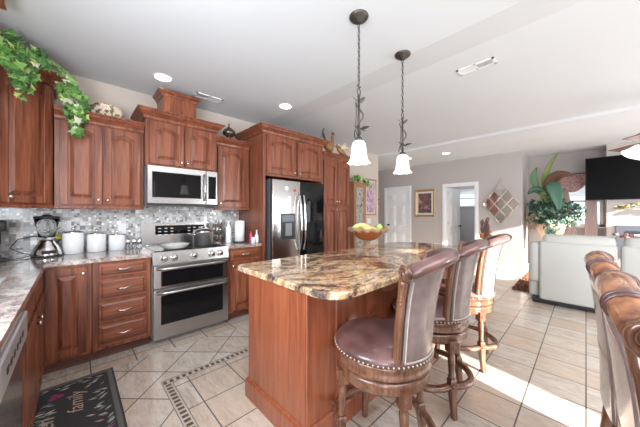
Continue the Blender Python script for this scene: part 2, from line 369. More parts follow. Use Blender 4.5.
# ---------------------------------------------------------------- cabinetry
def arch(x0, x1, z0, rise, n=10):
    """points of a shallow cathedral arch from (x0,z0) to (x1,z0)"""
    out = []
    for i in range(n + 1):
        t = i / n; out.append((x0 + (x1 - x0) * t, z0 + rise * math.sin(PI * t) ** 1.3))
    return out
def door_mesh(w, h, arched=True, st=.055):
    b = MB(); b.box(0, w, -.008, 0, 0, h)
    b.box(0, st, -.024, -.008, 0, h, .002); b.box(w - st, w, -.024, -.008, 0, h, .002); b.box(st, w - st, -.024, -.008, 0, st, .002)
    rise = min(.045, (w - 2 * st) * .18) if arched else 0
    if arched:
        zt = h - st - rise
        a = arch(st, w - st, zt, rise)
        b.prism([(st, h), (st, zt)] + a[1:-1] + [(w - st, zt), (w - st, h)], -.024, -.008, 'y')
    else: zt = h - st; b.box(st, w - st, -.024, -.008, h - st, h, .002)
    def pan(i, j):
        x0, x1, z0 = st + i, w - st - i, st + i
        return [(x0, z0), (x1, z0)] + ([(x, z - i) for x, z in arch(x0, x1, zt, rise)[::-1]] if arched else [(x1, zt - i), (x0, zt - i)])
    b.prism(pan(.010, 0), -.008, -.011, 'y'); b.prism(pan(.014, 0), -.011, -.023, 'y', pan(.042, 0))
    return b
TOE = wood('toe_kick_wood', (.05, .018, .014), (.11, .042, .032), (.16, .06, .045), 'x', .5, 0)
def knob(parent, x, z, y=-.022):
    MB().tube([(x, y, z), (x, y - .012, z), (x, y - .013, z), (x, y - .022, z), (x, y - .026, z)], [.006, .006, .013, .014, .007], 12).build('knob', NICKEL, parent)
def pull(parent, x, z, w=.10, y=-.022):
    b = MB().tube([(x - w / 2, y, z), (x - w / 2, y - .02, z), (x - w / 4, y - .028, z + .004), (x, y - .026, z - .003), (x + w / 4, y - .028, z + .004), (x + w / 2, y - .02, z), (x + w / 2, y, z)], [.006, .006, .005, .007, .005, .006, .006], 8)
    b.ball((x - w / 2, y - .003, z), .009, u=8, v=6).ball((x + w / 2, y - .003, z), .009, u=8, v=6)
    b.build('handle', NICKEL, parent)
def door(parent, x, z, w, h, kx, kz, arched=True, m=None):
    d = door_mesh(w, h, arched).build('door', m or W, parent, (x, 0, z)); knob(d, kx, kz); return d
def drawer(parent, x, z, w, h):
    d = MB().box(0, w, -.016, 0, 0, h, .003).prism([(.015, .015), (w - .015, .015), (w - .015, h - .015), (.015, h - .015)], -.016, -.022, 'y', [(.03, .03), (w - .03, .03), (w - .03, h - .03), (.03, h - .03)]).build('drawer', WX, parent, (x, 0, z))
    pull(d, w / 2, h / 2); return d
CROWN = [(0, 0), (.012, 0), (.018, .012), (.022, .03), (.048, .058), (.060, .066), (.066, .080), (.078, .084), (.078, .100), (0, .100)]
def crown(parent, w, d, z, left=True, right=True, sc=1.0, name='crown_moulding'):
    p = ([(0, d)] if left else []) + [(0, 0), (w, 0)] + ([(w, d)] if right else [])
    b = MB().sweep(p, [(o * sc, z + zz * sc) for o, zz in CROWN]); b.box(.001, w - .001, .001, d, z + .02, z + .095 * sc)
    return b.build(name, W, parent)
def carcass(parent, w, d, z0, z1, toe=False):
    b = MB()
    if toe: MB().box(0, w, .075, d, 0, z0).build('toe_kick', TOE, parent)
    b.box(0, w, 0, d, z0, z1); return b.build('carcass', W, parent)
g_up = 'wall cabinets'
# upper pair left of the microwave
t = thing('wall_cabinet', 'two-door cherry wall cabinet above the white canisters', 'cabinet', (-.125, 3.25, 0))
carcass(t, .655, .325, 1.37, 2.15); crown(t, .655, .325, 2.14, False, False)
door(t, .03, 1.385, .29, .75, .265, .045); door(t, .335, 1.385, .29, .75, .025, .045)
MB().box(0, .655, -.012, .012, 1.345, 1.37, .003).build('light_rail', W, t)
# microwave cabinet with the stepped block above
t = thing('wall_cabinet', 'cherry cabinet with two small doors directly over the microwave', 'cabinet', (.535, 3.17, 0))
carcass(t, .735, .405, 1.805, 2.30); crown(t, .735, .405, 2.29, sc=1.0)
door(t, .03, 1.825, .33, .45, .305, .04); door(t, .375, 1.825, .33, .45, .025, .04)
b = MB().box(.165, .50, .02, .30, 2.385, 2.60); b.build('raised_block', W, t)
b = MB().sweep([(.165, .30), (.165, .02), (.50, .02), (.50, .30)], [(o * .62, 2.585 + z * .62) for o, z in CROWN]).box(.166, .499, .021, .30, 2.60, 2.645); b.build('block_crown', W, t)
# single upper between microwave and refrigerator
t = thing('wall_cabinet', 'single-door cherry wall cabinet between microwave and refrigerator', 'cabinet', (1.275, 3.25, 0))
carcass(t, .475, .325, 1.37, 2.18); crown(t, .475, .325, 2.17, False, False)
door(t, .035, 1.385, .40, .775, .03, .045); MB().box(0, .47, -.012, .012, 1.345, 1.37, .003).build('light_rail', W, t)
# corner cabinet, diagonal
t = thing('corner_cabinet', 'tall diagonal corner wall cabinet under the trailing ivy', 'cabinet', (-.435, 2.955, 0), R(45))
s2 = math.sqrt(2); e = .43
b = MB(); q = .3 / s2
b.prism([(0, 0), (.425, 0), (.425 + .23, .23), (.2125, .66), (-.23, .23)], 1.37, 2.42, 'z'); b.build('carcass', W, t)
b = MB().sweep([(-.23, .23), (0, 0), (.425, 0), (.655, .23)], [(o, 2.41 + z) for o, z in CROWN]); b.prism([(0, 0), (.425, 0), (.655, .23), (.2125, .66), (-.23, .23)], 2.43, 2.50, 'z'); b.build('crown_moulding', W, t)
door(t, .035, 1.385, .355, 1.01, .06, .045, True)
MB().box(0, .425, -.012, .012, 1.345, 1.37, .003).build('light_rail', W, t)
# refrigerator surround
t = thing('refrigerator_cabinet', 'cherry refrigerator surround with two doors above the refrigerator', 'cabinet', (1.765, 2.90, 0))
MB().box(0, .035, 0, .675, 0, 1.80).build('side_panel', W, t); MB().box(1.05, 1.085, 0, .675, 0, 1.80).build('side_panel', W, t)
MB().box(0, 1.085, 0, .675, 1.80, 2.36).build('carcass', W, t); crown(t, 1.085, .675, 2.35, True, True)
door(t, .05, 1.83, .475, .50, .445, .04); door(t, .56, 1.83, .475, .50, .03, .04)
# pantry
t = thing('pantry_cabinet', 'tall four-door cherry pantry cabinet right of the refrigerator', 'cabinet', (2.855, 2.93, 0))
carcass(t, .70, .645, .10, 2.20, True); crown(t, .70, .645, 2.19, False, True)
for x, kx in ((.03, .29), (.355, .025)):
    door(t, x, 1.45, .315, .71, kx, .05); door(t, x, .13, .315, 1.29, kx, 1.24)
# base units
def base_cab(label, x, w, rz=0, y=2.955, d=.62, loc=None):
    t = thing('base_cabinet', label, 'cabinet', loc or (x, y, 0), rz); carcass(t, w, d, .10, .875, True); return t
t = base_cab('cherry base cabinet in the corner below the blender', -.18, .29)
door(t, .015, .13, .245, .72, .22, .67, False)
t = base_cab('cherry base unit with four stacked drawers left of the range', .115, .425)
for z, h in ((.735, .125), (.535, .18), (.335, .18), (.13, .185)): drawer(t, .04, z, .35, h)
t = base_cab('cherry base cabinet with a drawer right of the range', 1.315, .445)
drawer(t, .03, .735, .385, .125); door(t, .03, .13, .385, .585, .03, .54, False)
# left run, facing +X
t = base_cab('cherry sink base cabinet beside the dishwasher', 0, 1.15, R(90), loc=(-.185, 1.75, 0), d=.565)
door(t, .04, .13, .50, .58, .46, .52, False); door(t, .58, .13, .50, .58, .04, .52, False)
for x in (.04, .58): MB().box(x, x + .50, -.016, 0, .735, .86, .003).build('false_drawer', WX, t)
t = base_cab('cherry base cabinet at the near end of the left run', 0, .585, R(90), loc=(-.185, .55, 0), d=.565)
door(t, .03, .13, .52, .58, .48, .52, False)
t = thing('dishwasher', 'stainless dishwasher in the left cabinet run', 'dishwasher', (-.185, 1.142, 0), R(90))
MB().box(0, .60, 0, .56, .10, .872).box(.02, .58, .07, .5, 0, .10).build('body', GREYM, t)
d = MB().box(.005, .595, -.02, 0, .11, .775, .003).build('door', STEEL, t)
MB().box(.005, .595, -.035, 0, .755, .868, .006).build('control_panel', mat('satin_panel', (.55, .55, .56), .4, .7), t)
for i in range(6): MB().box(.10 + i * .065, .13 + i * .065, -.037, -.034, .80, .822).build('button', DARKP, t)
# worktop
def sweep_slab(poly, z0, z1):
    b = MB(); i = .006
    b.prism(poly, z0, z1, 'z'); return b
ct = MB()
ct.prism([(LX, .55), (-.16, .55), (-.16, 2.93), (.545, 2.93), (.545, WY - .008), (LX, WY - .008)], .876, .914, 'z')
bmesh.ops.recalc_face_normals(ct.b, faces=ct.b.faces)
ct = ct.build('worktop', GRAN2); tag(ct, 'speckled granite L-shaped worktop left of the range', 'worktop')
b = MB().box(1.31, 1.765, 2.93, WY - .008, .876, .914, .004); tag(b.build('worktop', GRAN2), 'short speckled granite worktop between range and refrigerator', 'worktop')
# sink
b = MB(); sp = lambda i, z: [(-.66 + i, 1.75 + i, z), (-.29 - i, 1.75 + i, z), (-.29 - i, 2.40 - i, z), (-.66 + i, 2.40 - i, z)]
b.grid([sp(0, .9145), sp(-.0, .919), sp(.022, .919), sp(.03, .908)], True, False); b._f([b.b.verts.new(p) for p in sp(.03, .9152)])
tag(b.build('sink', WHITEC), 'white sink set in the left worktop', 'sink')
# ceiling light box trim at top left
b = MB().sweep([(-.75, 2.55), (-.75, 1.8), (-.335, 1.8), (-.335, 2.55)], [(0, 2.70), (0, 2.60), (.025, 2.60), (.012, 2.70)], True)
t = b.build('ceiling_light_frame', W); tag(t, 'corner of a brown wooden frame on the ceiling above the sink', 'ceiling light')

# ---------------------------------------------------------------- appliances
t = thing('microwave', 'stainless over-the-range microwave with dark window', 'microwave', (.54, 3.14, 1.385)); t.scale = (.94, 1, 1)
MB().box(0, .765, 0, .43, 0, .418).build('body', GREYM, t)
d = MB().box(0, .62, -.03, 0, .02, .418, .004).build('door', STEEL, t)
MB().box(.045, .56, -.032, -.029, .085, .355).build('window', BLACKGL, d)
MB().tube([(.60, -.03, .07), (.60, -.06, .09), (.60, -.065, .21), (.60, -.06, .35), (.60, -.03, .37)], .011, 10).build('handle', STEEL, d)
p = MB().box(.625, .765, -.03, 0, .02, .418, .004).build('control_panel', STEEL, t)
MB().box(.65, .745, -.032, -.029, .085, .355).build('keypad', BLACKGL, p)
MB().box(0, .765, -.027, 0, 0, .028).build('vent_strip', DARKP, t)
# range
t = thing('range', 'stainless double-oven range with black glass cooktop', 'range', (.55, 2.93, 0))
MB().box(0, .76, .02, .64, .06, .895).box(.04, .72, .06, .6, 0, .06).build('body', GREYM, t)
MB().box(0, .76, .0, .64, .895, .915, .004).build('cooktop_frame', STEEL, t)
MB().box(.03, .73, .07, .60, .915, .919).build('glass_cooktop', BLACKGL, t)
b = MB().prism([(-.02, .79), (.03, .79), (.03, .915), (.0, .915)], 0, .76, 'x'); cp = b.build('control_panel', STEEL, t)
for x in (.10, .19, .38, .57, .66):
    k = MB().tube([(x, -.005, .855), (x, -.03, .850), (x, -.032, .850), (x, -.052, .847), (x, -.056, .846)], [.033, .033, .028, .026, .020], 16).build('knob', CHROME, t)
def oven(z0, z1, gz0, gz1):
    d = MB().box(.004, .756, -.02, .02, z0, z1, .004).build('oven_door', STEEL, t)
    MB().box(.07, .69, -.023, -.019, gz0, gz1).build('window', BLACKGL, d)
    b = MB().tube([(.03, -.02, z1 - .03), (.03, -.065, z1 - .03), (.2, -.075, z1 - .03), (.38, -.078, z1 - .03), (.56, -.075, z1 - .03), (.73, -.065, z1 - .03), (.73, -.02, z1 - .03)], .013, 10); b.build('handle', STEEL, d)
    return d
oven(.555, .785, .575, .725); oven(.055, .548, .195, .485)
b = MB().prism([(.58, .915), (.64, .915), (.64, 1.19), (.60, 1.19)], 0, .76, 'x'); bp = b.build('backguard', STEEL, t)
MB().prism([(.5885, 1.01), (.592, 1.01), (.6005, 1.155), (.593, 1.155)], .14, .70, 'x').build('display_panel', BLACKGL, bp)
b = MB()
for i in range(8):
    for j in range(3):
        if i not in (3, 4): b.box(.17 + i * .065, .20 + i * .065, .585, .5905 + j * .002, 1.04 + j * .038, 1.05 + j * .038)
b.build('display_marks', mat('grey_legend', (.55, .55, .55), .5), bp)
# refrigerator
t = thing('refrigerator', 'stainless french-door refrigerator with water dispenser', 'refrigerator', (1.845, 2.86, 0))
MB().box(0, .94, .01, .68, .03, 1.755).build('body', mat('dark_grey_side', (.10, .10, .11), .4), t)
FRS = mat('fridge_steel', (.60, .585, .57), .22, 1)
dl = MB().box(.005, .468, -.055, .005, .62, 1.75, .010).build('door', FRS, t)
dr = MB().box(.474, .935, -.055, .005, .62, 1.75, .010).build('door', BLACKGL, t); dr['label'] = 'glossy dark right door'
MB().box(.005, .935, -.055, .005, .06, .61, .010).build('freezer_drawer', FRS, t)
for x, p in ((.435, dl), (.507, dr)):
    MB().tube([(x, -.055, .78), (x, -.085, .80), (x, -.115, .95), (x, -.125, 1.15), (x, -.115, 1.40), (x, -.085, 1.55), (x, -.055, 1.57)], .013, 10, .8).build('handle', CHROME, p)
dp = MB().box(.13, .37, -.060, -.054, .95, 1.30, .003).build('dispenser', DARKP, dl)
MB().box(.15, .35, -.062, -.059, 1.19, 1.28).build('display', mat('grey_glass', (.10, .11, .13), .1), dp)
MB().box(.20, .30, -.080, -.058, 1.0, 1.17, .004).build('nozzle', GREYM, dp)
def magnet(name, mb, m, label, loc): tag(mb.build(name, m, loc=loc), label, 'magnet')
magnet('fridge_magnet', MB().prism([(.028 * math.cos(a), .028 * math.sin(a)) for a in (i * PI / 8 for i in range(16))], -.006, 0, 'y'), PAPER, 'round white magnet on the stainless refrigerator door', (2.07, 2.805, 1.64))
magnet('fridge_magnet', MB().box(-.018, .018, -.006, 0, -.016, .016, .003), mat('red_plastic', (.5, .03, .03), .4), 'small red magnet at the top of the refrigerator door', (2.21, 2.805, 1.62))
magnet('fridge_magnet', MB().box(-.025, .025, -.004, 0, -.035, .035), PAPER, 'square white magnet card below the red magnet', (2.12, 2.805, 1.50))

# ---------------------------------------------------------------- island
t = thing('kitchen_island', 'cherry kitchen island with granite overhang', 'kitchen island', (.90, 1.05, 0))
IW, ID = 2.30, .62
MB().box(0, IW, 0, ID, .10, .875).build('body', WISL, t)
b = MB().sweep([(0, 0), (IW, 0), (IW, ID), (0, ID)], [(0, 0), (.018, 0), (.018, .115), (.010, .13), (0, .135)], True).box(0, IW, 0, ID, 0, .1); b.build('plinth', WISL, t)
b = MB()
for x0 in (.24, .95, 1.66): b.box(x0, x0 + .62, -.004, 0, .15, .86)
b.build('back_panel', WISL, t)
for x in (.0, .235, .585, 1.0, 1.42, 1.85, 2.27):
    MB().box(x, x + .03, -.012, 0, .135, .875, .003).build('stile', WISL, t)
def corbel(x):
    pr = [(0, .872), (-.22, .872), (-.22, .845), (-.20, .825), (-.17, .800), (-.135, .795), (-.11, .812), (-.085, .812), (-.06, .78), (-.052, .73), (-.055, .68), (-.04, .63), (-.02, .59), (0, .56)]
    MB().prism(pr, x, x + .045, 'x').build('corbel', WISL, t)
for x in (.55, 1.02, 1.62, 2.1): corbel(x)
def rounded(x0, x1, y0, y1, rs, n=7):
    out = []
    for (cx, cy, a0, r) in ((x0, y0, 180, rs[0]), (x1, y0, 270, rs[1]), (x1, y1, 0, rs[2]), (x0, y1, 90, rs[3])):
        sx = 1 if cx == x0 else -1; sy = 1 if cy == y0 else -1
        for i in range(n + 1):
            a = R(a0 + 90 * i / n); out.append((cx + sx * r + r * math.cos(a), cy + sy * r + r * math.sin(a)))
    return out
p1 = rounded(.868, 3.30, .80, 1.815, (.15, .30, .30, .05))
p2 = [(2.085 + (x - 2.085) * .996, 1.31 + (y - 1.31) * .99) for x, y in p1]
b = MB()
rows = [[(x, y, z) for x, y in pp] for pp, z in ((p2, .876), (p1, .882), (p1, .908), (p2, .916))]
b.grid(rows, True, False, True)
ci = b.build('granite_top', GRAN); ci.parent = t; ci.location = (-.90, -1.05, 0)

# ---------------------------------------------------------------- bar stools
def stool():
    t = thing('bar_stool', '', 'bar stool', (0, 0, 0), 0)
    zs = .585
    # base ring and swivel ring
    MB().lathe([(.19, .445), (.235, .447), (.247, .462), (.240, .478), (.246, .492), (.246, .505), (.19, .507)], n=40).build('base_ring', SW, t)
    MB().lathe([(.10, .507), (.10, .520)], n=20).build('swivel', BRONZE, t)
    ap = MB().lathe([(.20, .518), (.248, .520), (.255, .528), (.248, .540), (.250, .566), (.258, .574), (.255, .582), (.15, .584)], n=40).build('seat_apron', SW, t)
    pr = [(.0, .640)] + [(.258 * math.sin(a) if a < PI / 2 else .258, .0) for a in ()]
    cu = MB().lathe([(.248, .580), (.260, .590), (.262, .602), (.252, .618), (.225, .632), (.17, .642), (.09, .648), (0, .650)][::1], n=40).build('seat', LEATHER, t)
    nb = MB()
    for i in range(70):
        a = 2 * PI * i / 70; nb.ball((.262 * math.cos(a), .262 * math.sin(a), .592), .0056, u=6, v=4)
    nb.build('nailhead_trim', NAIL, cu)
    for sx in (-1, 1):
        for sy in (-1, 1):
            cx, cy = .163 * sx, .163 * sy; a = math.atan2(sy, sx)
            b = MB(); m = Matrix.Translation((cx, cy, 0)) @ Matrix.Rotation(a, 4, 'Z')
            def sq(hw, z, dx=0): return [m @ Vector((dx + hw * p, hw * q, z)) for p, q in ((-1, -1), (1, -1), (1, 1), (-1, 1))]
            b.grid([sq(.014, 0, .03), sq(.018, .14, .012), sq(.021, .165, .010), sq(.021, .225, .006), sq(.018, .235, .006)], True, False, True)
            b.grid([[m @ Vector((dx + r * math.cos(u), r * math.sin(u), z)) for u in (2 * PI * k / 12 for k in range(12))] for r, z, dx in ((.018, .235, .006), (.023, .245, .005), (.018, .258, .005), (.022, .33, .003), (.024, .375, .001), (.018, .388, 0), (.024, .397, 0), (.018, .405, 0))], True, True, True)
            b.grid([sq(.027, .402), sq(.027, .475)], True, False, True)
            leg = b.build('leg', SW, t)
            c = m @ Vector((.028, 0, .438)); c2 = m @ Vector((.030, 0, .195))
            for cc in (c, c2):
                r_ = MB()
                rot = Matrix.Rotation(a, 3, 'Z')
                r_.ball(cc, .010, (.5, 1, 1), 10, 6, rot)
                for k in range(8):
                    u = 2 * PI * k / 8; r_.ball(cc + rot @ Vector((0, .015 * math.cos(u), .015 * math.sin(u))), .0045, (.7, 1, 1), 6, 4, rot)
                r_.build('rosette', SW, leg)
    # scalloped foot rail: four bowed rails between the legs
    for k in range(4):
        a0 = R(45 + 90 * k); rows = []
        for i in range(13):
            u = a0 + R(90) * i / 12; rr = .238 + .035 * math.sin(PI * i / 12); up = -.012 * math.sin(PI * i / 12)
            rows.append([(r * math.cos(u), r * math.sin(u), z + up) for r, z in ((rr - .022, .175), (rr + .012, .175), (rr + .018, .190), (rr + .010, .205), (rr - .022, .208))])
        MB().grid(rows, True, True, True).build('foot_rail', SW, t)
    # back: curved leather shell flaring backwards to a rolled top
    A = 55; zb, zt = .585, 1.055
    def pos(ang, z, off=0):
        f = (z - zb) / (zt - zb); r = .246 + .030 * f + .050 * f ** 3 + off
        a = R(-90 + ang * (1 - .06 * f)); return Vector((r * math.cos(a), r * math.sin(a), z))
    def ztop(ang): return zt - .055 * (abs(ang) / A) ** 2.2
    NA, NZ = 20, 12
    def shell(o0, o1, a0, a1, zlow=zb, na=NA):
        rows = []
        for i in range(na + 1):
            ang = a0 + (a1 - a0) * i / na; zz = [zlow + (ztop(ang) - zlow) * k / NZ for k in range(NZ + 1)]
            rows.append([pos(ang, z, o0) for z in zz] + [pos(ang, z, o1) for z in zz[::-1]])
        return MB().grid(rows, True, True, True)
    back = shell(-.022, .010, -A + 5, A - 5).build('backrest', TAUPE, t)
    shell(-.030, -.020, -A + 7, A - 7, zb + .05).build('inner_cushion', LEATHER, back)
    # rolled top
    rows = []
    for i in range(27):
        ang = -A - 3 + (2 * A + 6) * i / 26; c = pos(max(-A, min(A, ang)), ztop(ang)); a = R(-90 + ang * .94)
        rad = Vector((math.cos(a), math.sin(a), 0)); rr = .036 if 1 < i < 25 else (.028 if i in (1, 25) else .012)
        c = rad * (c.xy.length + .014) + Vector((0, 0, c.z + .012))
        rows.append([c + rad * rr * math.cos(u) * 1.15 + Vector((0, 0, rr * .85 * math.sin(u))) for u in (2 * PI * k / 14 for k in range(14))])
    MB().grid(rows, True, True, True).build('rolled_top', LEATHER, back)
    for s in (-1, 1):
        # show-wood side post with a sweeping front edge
        rows = []
        for k in range(15):
            f = k / 14; z = zb - .02 + (ztop(A) + .035 - zb + .02) * f; wd = 4.0 + 1.5 * math.cos(PI * f) + 2.5 * f ** 4
            fr = .03 + .018 * math.sin(PI * f)
            rows.append([pos(s * (A - 3), z, .012), pos(s * (A - 3), z, -.030), pos(s * (A + wd - 3), z, -.030 - fr * .2), pos(s * (A + wd), z, -.010), pos(s * (A + wd - 3), z, .012)])
        post = MB().grid(rows, True, True, True).build('side_post', SW, back)
        c = pos(s * (A + 1), ztop(A) + .015, .022)
        sc = MB(); ax = Vector((-math.sin(R(-90 + s * A)), math.cos(R(-90 + s * A)), 0)) * s; rad = Vector((c.x, c.y, 0)).normalized()
        sp = []
        for q in range(26):
            u = q / 25 * 3.6 * PI; r_ = .036 * (1 - q / 30); sp.append(c + ax * (.012 + .010 * q / 25) + rad * r_ * math.cos(u) + Vector((0, 0, r_ * math.sin(u))))
        sc.tube(sp, .0085, 6); sc.tube([c - ax * .012, c + ax * .016], [.034, .030], 14)
        for q in range(6):
            f = q / 5; pp = pos(s * (A + 2), .97 - .09 * f, .016); sc.ball(pp, .016 * (1 - .6 * f), (1, 1, 1.3), 8, 6)
        sc.build('carved_scroll', SW, post)
    nb = MB()
    for s in (-1, 1):
        for k in range(36):
            z = zb + .03 + (ztop(A) - zb - .06) * k / 35; nb.ball(pos(s * (A - 8), z, .012), .0055, u=6, v=4)
    for i in range(44): nb.ball(pos(-A + 8 + (2 * A - 16) * i / 43, zb + .022, .012), .0055, u=6, v=4)
    nb.build('nailhead_trim', NAIL, back)
    return t
st = stool()
g1 = 'stools along the island'; g2 = 'chairs at the right edge'
st.scale = (.975, .975, 1.03); st.location = (1.21, .77, 0); st.rotation_euler = (0, 0, R(13)); st['label'] = 'nearest brown leather bar stool pulled up to the island corner'; st['group'] = g1
def place(x, y, rz, label, grp): o = dup(st, (x, y, 0), R(rz), label); o['group'] = grp; return o
place(1.87, .79, 12, 'middle of the three leather bar stools along the island', g1)
place(2.56, .79, 10, 'sunlit leather bar stool farthest along the island', g1)
def dining_chair():
    # faces +y in its own space; the outer back looks towards -y
    t = thing('dining_chair', '', 'chair', (0, 0, 0), 0, g2)
    hw = .29
    MB().box(-.27, .27, .10, .56, .40, .45, .012).build('seat_frame', SW, t)
    MB().box(-.265, .265, .105, .55, .45, .51, .025).build('seat', LEATHER, t)
    for sx in (-1, 1):
        for y0, y1 in ((.06, .12), (.53, .50)):
            MB().tube([(sx * .17, y0, 0), (sx * .18, (y0 + y1) / 2, .18), (sx * .19, y1, .42)], [.018, .024, .028], 10).build('leg', SW, t)
    def sec(x, o=0):
        u = x / hw; cz = 1.085 - .045 * abs(u) ** 2.4; cy = .035 * u * u
        pts = []
        for f in (0, .25, .5, .7, .85, 1): pts.append((x, cy + .060 - .050 * f ** 2.2 - o, .42 + (cz - .05 - .42) * f))
        return pts, cy, cz
    n = 16; rows = []
    for i in range(n + 1):
        x = -hw + .02 + (2 * hw - .04) * i / n; a, cy, cz = sec(x); rows.append(a + [(x, p[1] + .05, p[2]) for p in a[::-1]])
    back = MB().grid(rows, True, True, True).build('backrest', TAUPE, t)
    rows = []
    for i in range(n + 1):
        x = -hw + 2 * hw * i / n; a, cy, cz = sec(x); c = Vector((x, cy + .050, cz - .036))
        rows.append([c + Vector((0, .046 * math.cos(q), .036 * math.sin(q))) for q in (2 * PI * k / 14 for k in range(14))])
    MB().grid(rows, True, True, True).build('rolled_top', SADDLE, back)
    for v in (-.19, -.17, .17, .19):
        a, cy, cz = sec(v); MB().tube([(v, cy + .050 + .047 * math.cos(q), cz - .036 + .037 * math.sin(q)) for q in (R(-100 + 20 * k) for k in range(17))], .006, 6).build('roll_band', LEATHER, back)
    for s_ in (-1, 1):
        b = MB(); x = s_ * hw; a, cy, cz = sec(x)
        b.tube([Vector(p) + Vector((0, .02, 0)) for p in a], [.020, .022, .024, .024, .022, .022], 8)
        b.tube([(x, a[0][1] + .05, .46), (x, .17, .60), (x, .15, .80), (x, .12, .92), (x, cy + .075, 1.0)], [.02, .022, .026, .024, .02], 8)
        c = Vector((x, cy + .050, cz - .040)); b.tube([c - Vector((.022, 0, 0)), c + Vector((.022, 0, 0))], [.044, .044], 16)
        post = b.build('side_post', SW, back)
        b = MB(); sp = []
        for side in (-1, 1):
            sp = [c + Vector((side * .022, (.043 * (1 - q / 30)) * math.cos(q / 25 * 3.6 * PI), (.043 * (1 - q / 30)) * math.sin(q / 25 * 3.6 * PI))) for q in range(26)]; b.tube(sp, .008, 6)
        b.build('carved_scroll', SW, post)
        b = MB(); 
        for k in range(34):
            z = .50 + .47 * k / 33; f = (z - .42) / (cz - .05 - .42); b.ball((x - s_ * .04, cy + .060 - .050 * f ** 2.2 - .002, z), .005, u=6, v=4)
        b.build('nailhead_trim', NAIL, back)
    b = MB()
    for o_ in (0, .014):
        b.tube([(x, .035 * (x / hw) ** 2 + .058 - .02 * ((.66 + o_ - .42) / .6) ** 2.2, .66 + o_) for x in (-hw + .03 + (2 * hw - .06) * k / 10 for k in range(11))], .004, 6)
    b.build('piping', LEATHER, back)
    return t
SADDLE = mat('saddle_leather', (.24, .11, .06), .25, coat=.4)
g = N(SADDLE); f = g.noise(g.obj(), 12, 4); g.base(g.ramp(f, [(.38, (.10, .035, .022)), (.6, (.34, .14, .06))]))
dc = dining_chair(); dc.scale = (1, 1, 1.02)
for k, (x, y, l) in enumerate(((1.87, .012, 'farthest leather-backed chair of the row at the right edge'), (1.215, -.015, 'middle leather-backed chair of the row at the right edge'), (.56, -.06, 'nearest leather-backed chair of the row at the right edge'))):
    if k: o = dup(dc, (x, y, 0), PI, l)
    else: dc.location = (x, y, 0); dc.rotation_euler = (0, 0, PI); dc['label'] = l

# ---------------------------------------------------------------- pendants
def leaf_pts(c, d, n, L, wd, b):
    d = Vector(d).normalized(); n = Vector(n).normalized(); sd = d.cross(n).normalized(); c = Vector(c)
    up = sd.cross(d)
    P = [c, c + d * L * .3 + sd * wd, c + d * L * .65 + sd * wd * .7, c + d * L, c + d * L * .65 - sd * wd * .7, c + d * L * .3 - sd * wd]
    m1 = c + d * L * .3 - up * wd * .25; m2 = c + d * L * .65 - up * wd * .2
    v = [b.b.verts.new(p) for p in P]; a1, a2 = b.b.verts.new(m1), b.b.verts.new(m2)
    for f in ((v[0], v[1], a1), (v[1], v[2], a2, a1), (v[2], v[3], a2), (v[3], v[4], a2), (v[4], v[5], a1, a2), (v[5], v[0], a1)): b._f(list(f), True)
def pendant():
    t = thing('pendant_light', '', 'pendant light', (0, 0, 0), 0, 'pendant lights over the island')
    MB().lathe([(.0, -.045), (.02, -.044), (.026, -.030), (.045, -.026), (.050, -.018), (.062, -.014), (.068, -.004), (.068, 0), (0, 0)], n=28).build('canopy', BRONZE, t)
    b = MB(); z = -.045; i = 0
    while z > -.50:
        L = .034; pts = []
        for k in range(13):
            a = 2 * PI * k / 12; u = (.0075 * math.cos(a)); pts.append((u if i % 2 else 0, 0 if i % 2 else u, z - L / 2 + L / 2 * math.sin(a)))
        b.tube(pts, .0032, 5); z -= .029; i += 1
    b.build('chain', BRONZE, t)
    b = MB(); b.tube([(.018 * math.cos(a), 0, -.535 + .024 * math.sin(a)) for a in (2 * PI * k / 14 for k in range(15))], .004, 6)
    b.tube([(0, 0, -.555), (0, 0, -.87)], .0085, 8); b.tube([(0, 0, -.505), (-.018, 0, -.498), (-.022, 0, -.49)], .003, 5); b.tube([(0, 0, -.505), (.018, 0, -.498), (.022, 0, -.49)], .003, 5)
    b.ball((0, 0, -.565), .012).ball((0, 0, -.80), .013); b.build('stem', BRONZE, t)
    v = MB()
    v.tube([(.030 * math.sin(q * .32) * (1 if q > 4 else .8), .030 * math.cos(q * .32), -.60 - q * .0135) for q in range(20)], .0045, 6)
    v.tube([(-.004, 0, -.86), (-.03, 0, -.83), (-.038, 0, -.78), (-.03, 0, -.72), (-.028, 0, -.66)], .0035, 6)
    v.tube([(.004, 0, -.86), (.035, .01, -.82), (.03, .02, -.78), (-.01, .03, -.77)], .0035, 6)
    for c, d in (((.004, 0, -.61), (.8, -.6, .9)), ((-.004, 0, -.61), (-.8, .5, .9)), ((-.028, 0, -.67), (-.1, 0, 1)), ((.02, .02, -.78), (.8, -.5, -.3)), ((-.01, -.01, -.77), (-.9, -.6, -.5)), ((0, -.02, -.80), (.4, -.9, .1))):
        leaf_pts(c, d, (.5, -1, .3), .065, .019, v)
    v.build('vine', BRONZE, t)
    MB().lathe([(.012, -.855), (.026, -.868), (.034, -.885), (.012, -.886)], n=18).build('socket_cap', BRONZE, t)
    prof = [(.012, -.884), (.034, -.888), (.046, -.905), (.051, -.94), (.054, -.98), (.060, -1.015), (.074, -1.038), (.080, -1.042)]
    wv = [0, 0, 0, 0, .01, .03, .06, .08, 8]
    b = MB(); rows = []
    for off in (0, -.003):
        for k, (r, z) in (list(enumerate(prof)) if off == 0 else list(enumerate(prof))[::-1]):
            rows.append([((r + off) * (1 + wv[k] * math.cos(8 * a)) * math.cos(a), (r + off) * (1 + wv[k] * math.cos(8 * a)) * math.sin(a), z - .006 * wv[k] * 12 * math.cos(8 * a) * .3) for a in (2 * PI * j / 48 for j in range(48))])
    b.grid(rows, True, True); b.build('bell_shade', BULB, t)
    return t
pd = pendant(); pd.location = (1.46, 1.12, 2.70); pd['label'] = 'nearer wrought iron vine pendant with white bell shade'
